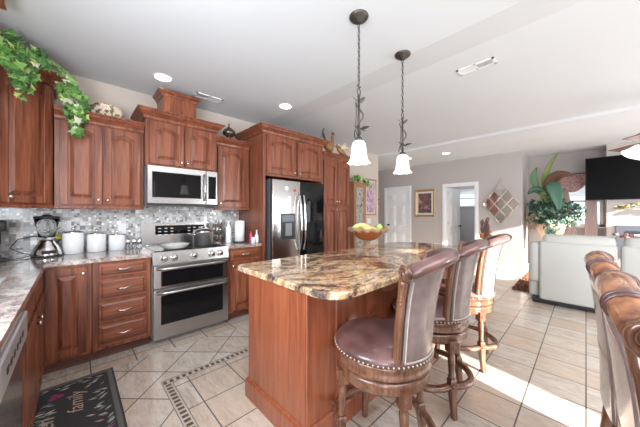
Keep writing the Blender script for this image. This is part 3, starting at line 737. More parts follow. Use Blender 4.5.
dup(pd, (2.085, 1.12, 2.70), None, 'farther wrought iron vine pendant with white bell shade')

# ---------------------------------------------------------------- worktop items
# blender
t = thing('blender', 'chrome and glass countertop blender in the corner', 'blender', (-.175, 3.36, .9145), R(10))
MB().lathe([(.075, 0), (.095, .004), (.098, .02), (.092, .05), (.072, .10), (.052, .125), (.050, .15), (.0, .152)], n=24).build('base', CHROME, t)
MB().lathe([(.097, 0), (.101, .003), (.101, .014), (.097, .016)], n=24).build('foot_band', DARKP, t)
MB().lathe([(.046, .150), (.050, .165), (.052, .172), (.064, .24), (.082, .335), (.083, .345), (.079, .345), (.062, .245), (.046, .175), (0, .17)], n=24).build('jar', GLASS, t)
MB().lathe([(.0, .375), (.03, .374), (.034, .362), (.084, .36), (.087, .345), (.080, .340), (0, .340)], n=24).build('lid', DARKP, t)
MB().tube([(.078, .0, .32), (.12, 0, .31), (.125, 0, .25), (.07, 0, .20)], .008, 8).build('handle', GLASS, t)
MB().box(-.045, .045, -.101, -.085, .03, .06, .004).build('control_panel', DARKP, t)
c = MB().tube([(-.27, 3.44, .93), (-.33, 3.44, .95), (-.40, 3.46, 1.00), (-.36, 3.50, 1.07), (-.27, 3.53, 1.09), (-.20, 3.55, 1.08), (-.14, 3.56, 1.13), (-.095, 3.565, 1.165)], .0045, 6)
tag(c.build('power_cord', DARKP), 'black power cord looping behind the blender', 'cord')
c = MB().tube([(-.52, 3.30, .92), (-.42, 3.30, .919), (-.32, 3.32, .921), (-.27, 3.42, .93), (-.2, 3.50, .96), (-.10, 3.53, 1.04), (-.07, 3.56, 1.13)], .0045, 6)
tag(c.build('power_cord', DARKP), 'black power cord lying along the corner worktop', 'cord')
c = MB().box(-.028, .028, -.012, 0, -.018, .018, .004).box(-.02, .02, -.02, -.012, -.012, .012, .003)
c = c.build('yellow_plug_tag', mat('yellow_tag', (.75, .70, .03), .5), loc=(-.115, 3.50, 1.075)); tag(c, 'yellow tag on the cord beside the blender jar', 'tag')
# canisters
t0 = thing('canister', 'tallest white ceramic canister, nearest the blender', 'canister', (-.005, 3.44, .9145), 0, 'white canisters')
MB().lathe([(0, 0), (.070, 0), (.078, .004), (.078, .195), (.075, .20), (0, .20)], n=32).build('body', WHITEC, t0)
ld = MB().lathe([(.079, .198), (.081, .205), (.074, .213), (.03, .222), (0, .223)], n=32).build('lid', CHROME, t0)
MB().ball((0, 0, .240), .017).build('knob', CHROME, ld)
c = dup(t0, (.165, 3.445, .9145), 0, 'middle-height white ceramic canister'); c.scale = (.98, .98, .90)
c = dup(t0, (.33, 3.45, .9145), 0, 'shortest white ceramic canister, nearest the range'); c.scale = (.93, .93, .80)
# small mills
t0 = thing('spice_shaker', 'steel and glass shaker nearest the white canisters', 'shaker', (.42, 3.42, .9145), 0, 'shakers by the range')
MB().lathe([(0, 0), (.019, 0), (.019, .07), (0, .072)], n=16).build('body', GLASS, t0)
MB().lathe([(.0195, .068), (.021, .078), (.020, .105), (.010, .115), (0, .116)], n=16).build('cap', CHROME, t0)
dup(t0, (.472, 3.41, .9145), 0, 'middle steel and glass shaker beside the range'); dup(t0, (.520, 3.40, .9145), 0, 'steel and glass shaker nearest the range')
# coffee maker at the left edge
t = thing('coffee_maker', 'black and white appliance at the left end of the splashback', 'coffee maker', (-.49, 3.26, .9145), R(20))
MB().box(-.08, .08, -.09, .09, 0, .03, .008).box(-.075, .075, .02, .09, .03, .30, .01).box(-.08, .08, -.09, .09, .24, .33, .015).build('body', DARKP, t)
MB().lathe([(0, .032), (.05, .032), (.058, .06), (.058, .14), (.04, .19), (0, .19)], (0, -.03, 0), 20).build('carafe', WHITEC, t)
# range-top pots
t = thing('frying_pan', 'silver frying pan on the front left burner', 'frying pan', (.80, 3.12, .920), R(195))
MB().lathe([(0, 0), (.10, 0), (.125, .018), (.138, .045), (.142, .047), (.136, .040), (.118, .012), (0, .006)], n=32).build('pan', mat('pale_enamel', (.62, .61, .59), .2, coat=.5), t)
MB().tube([(.13, 0, .038), (.18, 0, .052), (.26, .0, .060), (.30, 0, .058)], [.010, .011, .014, .009], 10, .5).build('handle', CHROME, t)
t = thing('stock_pot', 'large stainless stock pot with a domed lid', 'pot', (1.13, 3.22, .920), R(20))
MB().lathe([(0, 0), (.105, 0), (.112, .006), (.112, .155), (.116, .158), (.0, .158)], n=32).build('pot', mat('satin_pot_steel', (.80, .79, .77), .40, 1), t)
l_ = MB().lathe([(.116, .158), (.117, .164), (.10, .180), (.05, .196), (0, .20)], n=32).build('lid', CHROME, t)
MB().tube([(-.02, 0, .195), (-.018, 0, .222), (.018, 0, .222), (.02, 0, .195)], .006, 8).build('lid_handle', CHROME, l_)
for s in (-1, 1): MB().tube([(s * .110, -.03, .13), (s * .14, -.03, .135), (s * .14, .03, .135), (s * .110, .03, .13)], .006, 8).build('handle', CHROME, t)
# spice rack and bottles right of the range
t = thing('spice_rack', 'chrome carousel rack of small spice jars beside the range', 'spice rack', (1.385, 3.42, .9145), 0)
MB().lathe([(0, 0), (.065, 0), (.065, .012), (.008, .016), (.006, .28), (.012, .29), (0, .30)], n=20).build('stand', CHROME, t)
SPF = mat('spice_fill', (.16, .13, .11), .3)
for z in (.03, .115, .20):
    for k in range(6):
        a = 2 * PI * k / 6
        j = MB().lathe([(0, z), (.020, z), (.020, z + .05), (0, z + .05)], (.045 * math.cos(a), .045 * math.sin(a), 0), 10).build('jar', SPF, t)
        MB().lathe([(0, z + .05), (.021, z + .05), (.021, z + .068), (0, z + .068)], (.045 * math.cos(a), .045 * math.sin(a), 0), 10).build('jar_cap', CHROME, j)
b = MB().lathe([(0, 0), (.035, 0), (.038, .01), (.036, .15), (.032, .20), (.016, .235), (.014, .27), (.018, .272), (.018, .29), (0, .292)], n=20)
tag(b.build('tall_bottle', WHITEC, loc=(1.47, 3.27, .9145)), 'tall white bottle behind the short worktop, left of the paper towels', 'bottle')
b = MB().lathe([(0, 0), (.025, 0), (.025, .17), (.012, .20), (.012, .26), (0, .261)], n=16)
tag(b.build('pepper_mill', mat('mill_wood', (.35, .16, .07), .35), loc=(1.535, 3.38, .9145)), 'slim wooden pepper mill between bottle and paper towels', 'mill')
t = thing('paper_towel_holder', 'white paper towel roll on an upright holder', 'paper towels', (1.60, 3.22, .9145), 0)
MB().lathe([(0, 0), (.075, 0), (.075, .012), (.01, .016), (.006, .30), (.014, .31), (.012, .325), (0, .33)], n=24).build('stand', BRONZE, t)
MB().lathe([(.02, .018), (.063, .018), (.064, .29), (.02, .292)], n=28).build('roll', PAPER, t)
b = MB().lathe([(0, 0), (.022, 0), (.022, .10), (.010, .13), (.010, .15), (0, .151)], n=14)
tag(b.build('pink_bottle', mat('pink_plastic', (.62, .05, .16), .3), loc=(1.68, 3.06, .9145)), 'small pink soap bottle next to the refrigerator panel', 'bottle')
b = MB().lathe([(0, 0), (.026, 0), (.028, .03), (.026, .09), (.012, .12), (.010, .15), (.014, .16), (0, .175)], n=14)
tag(b.build('clear_bottle', mat('milky_plastic', (.75, .77, .8), .15), loc=(1.73, 3.0, .9145)), 'clear spray-top bottle next to the refrigerator panel', 'bottle')
b = MB().lathe([(0, 0), (.028, 0), (.028, .06), (.02, .08), (0, .081)], n=14)
tag(b.build('soap_jar', WHITEC, loc=(1.67, 2.985, .9145)), 'short white jar in front of the pink bottle', 'jar')
# outlets
def outlet(loc, label, rz=0, dbl=1):
    t = thing('outlet', label, 'outlet', loc, rz)
    MB().box(-.035 * dbl, .035 * dbl, -.006, 0, -.058, .058, .003).build('plate', WHITEP, t)
    b = MB()
    for i in range(dbl):
        x = (i - (dbl - 1) / 2) * .045
        for z in (-.02, .02): b.box(x - .014, x + .014, -.008, -.006, z - .013, z + .013, .002)
    b.build('socket', WHITEC, t)
outlet((-.09, 3.571, 1.17), 'white double outlet behind the blender cords', 0, 2)
outlet((.385, 3.571, 1.13), 'white outlet above the shakers on the splashback')
outlet((5.06, WY, 1.12), 'white switch plate below the tall purple flower picture', 0, 2)

# ---------------------------------------------------------------- on top of cabinets
def ivyleaf(b, c, size, nrm, spin):
    n = Vector(nrm).normalized(); a = n.cross(Vector((0, 0, 1))); a = a.normalized() if a.length > .1 else Vector((1, 0, 0)); q = n.cross(a)
    rs = [(0, .25), (35, .75), (62, .45), (95, .95), (128, .5), (180 - 20, .65), (180, .3)]
    out = [(math.radians(d), r) for d, r in rs] ; poly = [(r * math.sin(d), -r * math.cos(d)) for d, r in out]
    poly = [(0, -.2), (.45, -.45), (.38, -.05), (.85, .15), (.42, .35), (.0, 1.05), (-.42, .35), (-.85, .15), (-.38, -.05), (-.45, -.45)]
    cs, sn = math.cos(spin), math.sin(spin); cen = b.b.verts.new(Vector(c) + n * size * .16)
    vs = [b.b.verts.new(Vector(c) + a * size * (x * cs - y * sn) + q * size * (x * sn + y * cs) - n * size * .12 * abs(x)) for x, y in poly]
    for i in range(len(vs)): b._f([vs[i], vs[(i + 1) % len(vs)], cen], False)
def ivy_strands(strands, per, spread, size, look=(.35, -1, .1)):
    b = MB(); st_ = MB()
    for pts in strands:
        pts = [Vector(p) for p in pts]; st_.tube(pts, .004, 5)
        for i in range(len(pts) - 1):
            for k in range(per):
                p = pts[i].lerp(pts[i + 1], random.random()) + Vector([random.uniform(-1, 1) * spread for _ in range(3)])
                n = Vector(look) + Vector([random.uniform(-.7, .7) for _ in range(3)])
                ivyleaf(b, p, size * random.uniform(.6, 1.15), n, random.uniform(PI - 1.2, PI + 1.2))
    return b, st_
t = thing('ivy_plant', 'green ivy trailing over the top of the corner cabinet', 'plant', (-.35, 2.92, 2.50))
lo = Vector((-.35, 2.92, 2.50))
def L(*p): return [tuple(Vector(q) - lo) for q in p]
strands = [L((-.62, 2.72, 2.60), (-.48, 2.82, 2.56), (-.36, 2.86, 2.50), (-.25, 2.92, 2.47), (-.12, 3.03, 2.52), (-.03, 3.12, 2.44), (.0, 3.13, 2.34)),
           L((-.50, 2.84, 2.60), (-.40, 2.88, 2.58), (-.30, 2.95, 2.55), (-.2, 3.02, 2.56), (-.1, 3.08, 2.52)),
           L((-.36, 2.84, 2.50), (-.33, 2.86, 2.42), (-.31, 2.87, 2.34), (-.295, 2.88, 2.25), (-.28, 2.89, 2.16)),
           L((-.45, 2.80, 2.52), (-.40, 2.84, 2.44), (-.37, 2.86, 2.36)),
           L((-.23, 2.94, 2.52), (-.25, 2.95, 2.42), (-.26, 2.96, 2.34), (-.25, 2.96, 2.25)),
           L((-.03, 3.12, 2.44), (-.01, 3.13, 2.34), (.015, 3.13, 2.24), (.02, 3.12, 2.14), (.01, 3.11, 2.05), (.04, 3.11, 1.99)),
           L((-.06, 3.1, 2.42), (-.045, 3.12, 2.32), (-.04, 3.12, 2.22), (.0, 3.12, 2.12)),
           L((.03, 3.14, 2.36), (.06, 3.15, 2.30), (.05, 3.14, 2.2), (.04, 3.14, 2.12))]
b, s_ = ivy_strands(strands, 11, .035, .052)
b.build('foliage', IVY, t); s_.build('vine', STEM, t)
# plate on the cabinet
t = thing('decorative_plate', 'cream oval floral plate standing on the left cabinet top', 'plate', (.22, 3.34, 2.242), R(-12))
m_ = MB(); rows = []
for (r, y) in ((0, 0), (.6, 0), (.72, -.06), (1.0, -.16), (1.0, -.10), (.72, .02), (.6, .07), (0, .07)):
    rows.append([(.135 * r * math.cos(a), .13 * y + .04, .088 + .088 * r * math.sin(a)) for a in (2 * PI * k / 32 for k in range(32))])
PLATE = mat('floral_plate', (.7, .5, .35), .25); g = N(PLATE); f = g.noise(g.obj(), 26, 3); g.base(g.ramp(f, [(.40, (.15, .10, .05)), (.46, (.25, .25, .10)), (.50, (.78, .68, .55)), (.58, (.72, .50, .45)), (.64, (.66, .46, .30))]))
m_.grid(rows, True, True, True).build('plate', PLATE, t)
MB().sweep([(.137 * math.cos(a), .09 * math.sin(a)) for a in (2 * PI * k / 32 for k in range(32))], [(0, 0), (.004, .004), (0, .008), (-.006, .004)], True).build('rim', mat('peach_rim', (.62, .40, .28), .3), t).rotation_euler = (R(90), 0, 0)
t.children[-1].location = (0, .024, .088)
MB().box(-.04, .04, .03, .08, 0, .02, .003).build('stand', STEM, t)
# urn
b = MB().lathe([(0, -.02), (.045, -.02), (.048, .008), (.022, .018), (.03, .03), (.075, .065), (.082, .09), (.072, .12), (.04, .14), (.028, .145), (.032, .15), (.012, .165), (.008, .19), (.012, .20), (.004, .215), (0, .24)], n=24)
tag(b.build('lidded_urn', mat('dark_bronze_pot', (.13, .10, .085), .25, .7), loc=(1.49, 3.30, 2.285)), 'dark lidded urn on the cabinet right of the microwave', 'urn')
# rooster and bird figurines on the pantry
t = thing('rooster_figurine', 'brown long-necked rooster figurine on top of the pantry', 'figurine', (3.13, 3.02, 2.292), R(10)); t.scale = (1.15, 1.15, 1.3)
BRG = mat('brown_glaze', (.30, .15, .06), .35); DKG = mat('dark_glaze', (.07, .05, .03), .35)
b = MB().tube([(-.12, 0, .17), (-.08, 0, .12), (0, 0, .10), (.05, 0, .14), (.075, 0, .20), (.07, 0, .26), (.075, 0, .29)], [.02, .055, .07, .05, .026, .022, .012], 14); b.build('body', BRG, t)
MB().ball((.085, 0, .295), .025, (1.2, .8, .9)).build('head', DKG, t); MB().tube([(.105, 0, .295), (.14, 0, .288)], [.01, .002], 8).build('beak', DKG, t)
b = MB()
for k in range(5): b.tube([(-.09, 0, .14), (-.13 - .01 * k, 0, .19 + .02 * k), (-.20 + .01 * k, 0, .20 + .028 * k), (-.25 + .03 * k, 0, .17 + .03 * k)], [.014, .013, .009, .002], 6, .5)
b.build('tail', DKG, t); MB().box(-.04, .04, -.03, .03, 0, .04, .01).build('base', DKG, t)
t = thing('bird_figurine', 'white winged bird figurine on the right of the pantry top', 'figurine', (3.40, 3.0, 2.292), R(-10)); t.scale = (1.1, 1.1, 1.3)
CRG = mat('cream_glaze', (.66, .60, .42), .35)
MB().tube([(-.07, 0, .13), (-.05, 0, .11), (0, 0, .08), (.08, 0, .05), (.13, 0, .035)], [.022, .035, .045, .025, .006], 12).build('body', BRG, t)
b = MB()
for k in range(5): b.tube([(-.03, -.03, .10), (.02 + .012 * k, -.045, .17 - .012 * k), (.09 + .012 * k, -.05, .20 - .028 * k)], [.014, .02, .004], 6, .4)
b.build('wing', CRG, t); MB().ball((-.085, 0, .145), .024).build('head', BRG, t); MB().box(-.03, .03, -.025, .025, 0, .05, .008).build('base', DKG, t)

# ---------------------------------------------------------------- kitchen mat
RUGM = mat('charcoal_mat', (.045, .043, .046), .8)
t = thing('kitchen_mat', 'charcoal kitchen mat with chalk-style lettering and leaves', 'mat', (0, 0, 0))
MB().box(-.24, .235, 1.35, 2.76, .0005, .010, .003).build('mat', RUGM, t)
MB().box(.195, .222, 1.36, 2.75, .010, .0112).box(-.24, .195, 2.72, 2.745, .010, .0112).build('border', mat('mat_border', (.13, .13, .13), .8), t)
b = MB(); b.mi = 0
def flatleaf(b, x, y, a, L_, w_):
    d = Vector((math.cos(a), math.sin(a))); s_ = Vector((-d.y, d.x)); p = Vector((x, y))
    b._f([b.b.verts.new((*q, .0118)) for q in (p, p + d * L_ * .4 + s_ * w_, p + d * L_, p + d * L_ * .4 - s_ * w_)])
rnd = random.Random(3)
for i in range(46):
    y = 2.69 - rnd.random() * .95; x = .19 - rnd.random() ** 2 * .10; flatleaf(b, x, y, R(rnd.choice((200, 160, 225)) + rnd.uniform(-15, 15)), .055, .009)
for i in range(34): flatleaf(b, -.22 + rnd.random() * .10, 2.50 - rnd.random() * .6, R(rnd.uniform(-30, 40)), .06, .009)
for i in range(14): flatleaf(b, -.14 + rnd.random() * .28, 2.70 - rnd.random() * .05, R(rnd.uniform(150, 210)), .045, .007)
b.build('leaf_print', kind='stuff', m=leafmat('chalk_leaves', [(0, (.40, .42, .36)), (.3, (.22, .30, .24)), (.55, (.55, .58, .55)), (.75, (.20, .12, .18)), (.9, (.40, .36, .22))]), parent=t)
b = MB()
for cx, cy in ((-.10, 2.60), (-.07, 2.575), (-.11, 2.565)): b.prism([(cx + .02 * math.cos(a), cy + .02 * math.sin(a)) for a in (i * PI / 4 for i in range(8))], .010, .0122, 'z')
b.build('flower_print', mat('magenta_print', (.30, .04, .14), .8), t)
TXT = mat('chalk_lettering', (.55, .42, .34), .8)
def words(s, x, y, size, rz):
    cu = bpy.data.curves.new('w', 'FONT'); cu.body = s; cu.size = size; cu.shear = .4; cu.extrude = .0004; cu.resolution_u = 2; cu.offset = -.001
    o = bpy.data.objects.new('w', cu); C.objects.link(o); bpy.context.view_layer.update()
    me = bpy.data.meshes.new_from_object(o.evaluated_get(bpy.context.evaluated_depsgraph_get())); bpy.data.objects.remove(o)
    me.materials.clear(); me.materials.append(TXT); q = bpy.data.objects.new('lettering', me); C.objects.link(q); q.parent = t; q.location = (x, y, .0125); q.rotation_euler = (0, 0, rz)
words('family', .045, 2.28, .115, R(90)); words('kitchen', -.09, 1.98, .12, R(90))

# ---------------------------------------------------------------- fruit bowl
t = thing('fruit_bowl', 'footed amber bowl with a ruffled leafy rim on the island', 'bowl', (2.38, 1.70, .917)); t.scale = (1, 1, 1.12)
AMB = mat('amber_glaze', (.25, .06, .012), .12, coat=.6)
MB().lathe([(0, .0), (.07, 0), (.075, .008), (.03, .02), (.02, .045), (.03, .065), (.05, .075)], n=28).build('foot', mat('carved_foot', (.28, .18, .12), .4), t)
MB().lathe([(.03, .07), (.09, .085), (.14, .115), (.175, .16), (.182, .178), (.175, .178), (.13, .12), (.0, .09)], n=36).build('bowl', AMB, t)
b = MB(); rows = []
for r, z in ((.165, .165), (.190, .190), (.215, .200), (.222, .188), (.200, .165), (.178, .16)):
    rows.append([(r * (1 + .05 * math.sin(9 * a)) * math.cos(a), r * (1 + .05 * math.sin(9 * a)) * math.sin(a), z + .010 * math.sin(13 * a)) for a in (2 * PI * k / 60 for k in range(60))])
b.grid(rows + [rows[0]], True, True); b.build('ruffled_rim', mat('woven_straw', (.32, .21, .11), .7), t)
BAN = mat('banana_skin', (.74, .60, .24), .5); BAN2 = mat('banana_tip', (.25, .2, .08), .6)
for k, (dx, dy, rz, dz) in enumerate(((-.09, .02, -30, .035), (-.06, -.05, -55, .0), (-.02, .05, -18, .0))):
    tb = thing('banana', ('upper banana resting across the others in the bowl', 'banana at the front of the amber bowl', 'banana at the back of the amber bowl')[k], 'banana', (2.38 + dx, 1.70 + dy, .917 + .19 + dz), R(rz), 'bananas in the bowl')
    pts = [(.115 * math.sin(u), .0, .075 * math.cos(u) - .045) for u in (R(-75 + i * 15) for i in range(11))]
    MB().tube(pts, [.006, .016, .021, .024, .025, .025, .025, .024, .021, .016, .006], 8).build('fruit', BAN, tb)
    MB().tube([pts[0], (pts[0][0] - .02, 0, pts[0][2] - .01)], .006, 6).build('stalk', BAN2, tb)
tp = thing('green_pear', 'green pear at the right side of the bowl', 'fruit', (2.50, 1.63, .917 + .175))
MB().lathe([(0, 0), (.03, .004), (.045, .03), (.042, .055), (.028, .078), (.018, .090), (0, .095)], n=18).build('fruit', mat('pear_skin', (.42, .55, .15), .4), tp)
MB().tube([(0, 0, .09), (.006, 0, .115)], .003, 6).build('stalk', STEM, tp)

# ---------------------------------------------------------------- far wall things
def picture(name, label, loc, rz, w, h, fr, art, frame_m):
    t = thing(name, label, 'picture', loc, rz)
    MB().sweep([(-w / 2, -h / 2), (w / 2, -h / 2), (w / 2, h / 2), (-w / 2, h / 2)], [(0, 0), (0, .02), (-fr * .5, .028), (-fr, .012), (-fr, 0)], True).build('frame', frame_m, t)
    MB().box(-w / 2 + fr, w / 2 - fr, -h / 2 + fr, h / 2 - fr, .001, .006).build('mat_board', mat('cream_board', (.68, .63, .56), .8), t)
    MB().box(-w / 2 + fr * 1.9, w / 2 - fr * 1.9, -h / 2 + fr * 1.9, h / 2 - fr * 1.9, .006, .008).build('print', art, t)
    t.rotation_euler = (R(90), 0, rz); return t
GOLD = mat('gilt_frame', (.42, .26, .12), .35, .4)
def artmat(name, stops, sc):
    m = mat(name, (.5, .3, .4), .3); g = N(m); f = g.noise(g.obj((1, 1, 1)), sc, 5, .7, .8); g.base(g.ramp(f, stops)); return m
ART1 = artmat('dark_floral_art', [(.36, (.04, .05, .05)), (.48, (.12, .11, .12)), (.54, (.32, .07, .06)), (.60, (.42, .30, .26)), (.68, (.10, .14, .20))], 7)
ART2 = artmat('purple_floral_art', [(.38, (.30, .18, .32)), (.46, (.62, .60, .68)), (.54, (.40, .10, .22)), (.62, (.34, .28, .55)), (.70, (.70, .66, .72))], 9)
picture('framed_picture', 'gilt framed dark flower picture between the two white doors', (FX, 3.09, 1.585), R(-90), .57, .75, .055, ART1, GOLD)
picture('framed_picture', 'tall gilt framed purple flower picture beside the curio panel', (5.12, WY, 1.69), 0, .46, .86, .035, ART2, GOLD)
t = thing('wall_ornament', 'small red wall ornament left of the white hall door', 'ornament', (FX - .005, 4.62, 1.66))
b = MB()
for k in range(7): b.ball((-.02, .045 * math.sin(k * 2.2), .045 * k - .14), .035, (.6, 1, 1), 8, 6)
b.build('flowers', mat('dull_red', (.25, .05, .05), .6), t); MB().box(-.012, 0, -.01, .01, -.2, .2).build('bracket', BRONZE, t)
# curio panel
t = thing('curio_cabinet', 'tall narrow wooden curio with a leaded glass front', 'cabinet', (4.15, 3.32, 0))
OAK = wood('honey_oak', (.22, .10, .05), (.36, .17, .08), (.46, .24, .13))
MB().box(0, .40, 0, .24, 0, .35).box(0, .02, 0, .24, .35, 1.93).box(.38, .40, 0, .24, .35, 1.93).box(0, .40, .225, .24, .35, 1.93).box(-.015, .415, -.015, .25, 1.93, 1.96, .004).build('carcass', OAK, t)
d = MB().box(.0, .075, -.02, 0, .36, 1.93, .003).box(.325, .40, -.02, 0, .36, 1.93, .003).box(.075, .325, -.02, 0, .36, .44, .003).box(.075, .325, -.02, 0, 1.85, 1.93, .003).build('door', OAK, t)
LEAD = artmat('leaded_glass', [(.38, (.10, .10, .09)), (.48, (.30, .28, .24)), (.56, (.50, .48, .44)), (.66, (.16, .18, .14))], 14)
MB().box(.075, .325, -.012, -.008, .44, 1.85).build('glass', LEAD, d)
t = thing('greenery_garland', 'leafy greenery resting on top of the curio', 'plant', (4.30, 3.36, 1.96))
b, s_ = ivy_strands([[(-.14, .02, .02), (-.04, -.02, .06), (.08, -.03, .06), (.20, -.05, .03), (.34, -.04, -.02)], [(-.12, 0, .08), (.05, 0, .11), (.18, 0, .06)], [(.24, -.05, .02), (.36, -.05, -.04), (.40, -.05, -.08)]], 9, .035, .055, (-.5, -1, .2))
b.build('foliage', IVY, t); s_.build('vine', STEM, t)
# lattice mirror
MIR = mat('mirror_glass', (.86, .87, .88), .02, 1); FRM = mat('pewter_frame', (.50, .42, .36), .4, .3)
t = thing('lattice_mirror', 'diamond lattice mirror hanging by a ring on the far wall', 'mirror', (FX - .004, 1.35, 1.52))
hw, hh = .355, .46
for i in range(3):
    for j in range(3):
        cy = (i - j) * hw / 3; cz = (i + j - 2) * hh / 3; a, c_ = hw / 3 * .93, hh / 3 * .93
        if i == 2 and j == 2:
            continue
        MB().prism([(cy - a, cz), (cy, cz - c_), (cy + a, cz), (cy, cz + c_)], -.018, -.008, 'x', ).build('mirror_pane', MIR, t)
b = MB()
for k in range(4):
    f = -1 + 2 * k / 3
    p = lambda u, v: (-.02, (u - v) * hw / 2, (u + v) * hh / 2)
    b.tube([p(f, -1), p(f, 1 if k < 3 else .34)], .014, 6, 1); b.tube([p(-1, f), p(1 if k < 3 else .34, f)], .014, 6, 1)
b.tube([p(1, .34), p(.34, 1)], .010, 6)
b.tube([p(1, .34), (-.02, 0, hh + .06), p(.34, 1)], .008, 6)
for u, v in ((-1, -1), (1, -1), (-1, 1)): b.ball(p(u, v), .02)
b.build('lattice_frame', FRM, t)
MB().tube([(-.02, .03 * math.cos(a), hh + .08 + .03 * math.sin(a)) for a in (2 * PI * k / 16 for k in range(17))], .006, 6).build('hanging_ring', FRM, t)
# dried flower arrangement on a stand behind the far stool
t = thing('dried_flower_vase', 'orange and brown dried flowers in a tall vase behind the stools', 'vase', (5.6, 1.31, 0))
MB().lathe([(0, 0), (.10, 0), (.11, .02), (.07, .10), (.09, .35), (.11, .55), (.09, .68), (.05, .74), (.06, .78), (0, .77)], n=24).build('vase', mat('brown_vase', (.30, .13, .06), .3), t)
b = MB(); c = MB(); rnd = random.Random(5)
for k in range(16):
    a = rnd.uniform(0, 2 * PI); rr = rnd.uniform(.02, .10); h = rnd.uniform(.98, 1.20)
    b.tube([(0, 0, .75), (rr * .4 * math.cos(a), rr * .4 * math.sin(a), .88), (rr * math.cos(a), rr * math.sin(a), h)], [.006, .006, .004], 5)
    for q in range(5): leaf_pts((rr * (.5 + q * .1) * math.cos(a), rr * (.5 + q * .1) * math.sin(a), h - .22 + q * .05), (math.cos(a + q), math.sin(a + q), 1.6), (1, .3, .2), .09, .014, b)
for k in range(9): a = rnd.uniform(0, 2 * PI); c.ball((.07 * math.cos(a), .07 * math.sin(a), rnd.uniform(.80, .98)), .034, (1, 1, .8), 8, 6)
b.build('foliage', mat('dried_brown', (.17, .09, .08), .7), t); c.build('flowers', mat('burnt_orange', (.55, .16, .04), .6), t)

# ---------------------------------------------------------------- living area
def sofa():
    t = thing('sofa', 'light grey leather sofa seen from behind', 'sofa', (4.82, 0, 0))
    x0 = 0
    for k, (y0, y1) in enumerate(((-.275, .47), (-1.10, -.30))):
        MB().box(0.0, .16, y0, y1, .07, .90, .035).build('back_panel', SOFA, t)
        MB().box(.03, .34, y0 + .005, y1 - .03, .72, 1.00, .07).build('head_cushion', SOFA, t)
        MB().box(.28, .98, y0 + .01, y1 - .02, .22, .50, .06).build('seat_cushion', SOFA, t)
        MB().box(.003, .016, y0 + .05, y1 - .05, .405, .415).build('seam', mat('seam_grey', (.35, .35, .33), .6), t)
    MB().box(.10, 1.0, .44, .60, .07, .66, .05).box(.04, .40, .45, .59, .30, .88, .05).build('armrest', SOFA, t)
    MB().box(.10, 1.0, -1.26, -1.10, .07, .66, .05).build('armrest', SOFA, t)
    MB().box(.06, .95, -1.2, .55, .015, .10, .01).build('base', mat('dark_mechanism', (.035, .037, .045), .6), t)
sofa()
t = thing('sofa_flowers', 'small cream and red flower sprig on the sofa back', 'flowers', (4.93, -.32, .985))
b = MB()
rnd = random.Random(2)
for k in range(12): b.ball((rnd.uniform(-.05, .05), rnd.uniform(-.08, .08), rnd.uniform(.02, .07)), .018, u=8, v=6)
b.build('blossoms', leafmat('sprig', [(0, (.72, .68, .6)), (.5, (.4, .06, .06)), (.8, (.2, .2, .1))]), t)
# shag rug
b = MB(); rnd = random.Random(8)
SHAG = leafmat('shag_pile', [(0, (.22, .09, .055)), (.35, (.50, .17, .07)), (.6, (.30, .23, .19)), (.8, (.62, .26, .10))])
b.box(5.42, 7.2, -.9, .88, 0.001, .012); r0 = b.build('shag_rug', mat('rug_backing', (.20, .10, .07), .9)); tag(r0, 'shaggy orange and brown striped rug beyond the sofa', 'rug')
b = MB()
for k in range(2600):
    x = rnd.uniform(5.43, 7.15); y = rnd.uniform(.62, .88); h = rnd.uniform(.02, .045); a = rnd.uniform(0, 6.28); dx, dy = .022 * math.cos(a), .022 * math.sin(a)
    b._f([b.b.verts.new(p) for p in ((x - dx, y - dy, .010), (x + dx, y + dy, .010), (x + dy * .8, y - dx * .8, h))])
o = b.build('pile', SHAG, r0); o['kind'] = 'stuff'
# television on the fireplace wall
t = thing('television', 'large black flat television mounted above the fireplace', 'television', (7.50, 0, 0))
MB().box(.0, .045, -1.42, .012, 1.565, 2.415, .004).build('housing', DARKP, t)
MB().box(-.002, .001, -1.41, .002, 1.575, 2.405).build('screen', SCREEN, t)
MB().box(.045, .059, -1.0, -.4, 1.75, 2.2).build('wall_bracket', DARKP, t)
t = thing('fireplace', 'dark grey electric fireplace insert under the television', 'fireplace', (7.56, 0, 0))
MB().box(-.03, 0, -1.9, -.40, .45, 1.07, .004).build('surround', mat('slate_grey', (.11, .12, .15), .5), t)
MB().box(-.034, -.029, -1.78, -.52, .56, .97).build('glass', mat('slate_glass', (.05, .055, .07), .1), t)
MB().box(-.037, -.033, -1.1, -.62, .88, .91).build('vent', WHITEP, t)
t = thing('mantel_garland', 'gold and green garland on the wall between television and fireplace', 'garland', (7.545, -.7, 1.42))
b, s_ = ivy_strands([[(-.01, .32, -.02), (-.02, .15, .01), (-.02, 0, .03), (-.02, -.12, -.02), (-.02, -.3, -.04), (-.02, -.6, 0)]], 12, .03, .045, (-1, 0, .3))
b.build('foliage', leafmat('garland_leaf', [(0, (.10, .14, .08)), (.4, (.45, .30, .08)), (.7, (.6, .42, .2)), (.85, (.25, .30, .25))]), t); s_.build('vine', STEM, t)
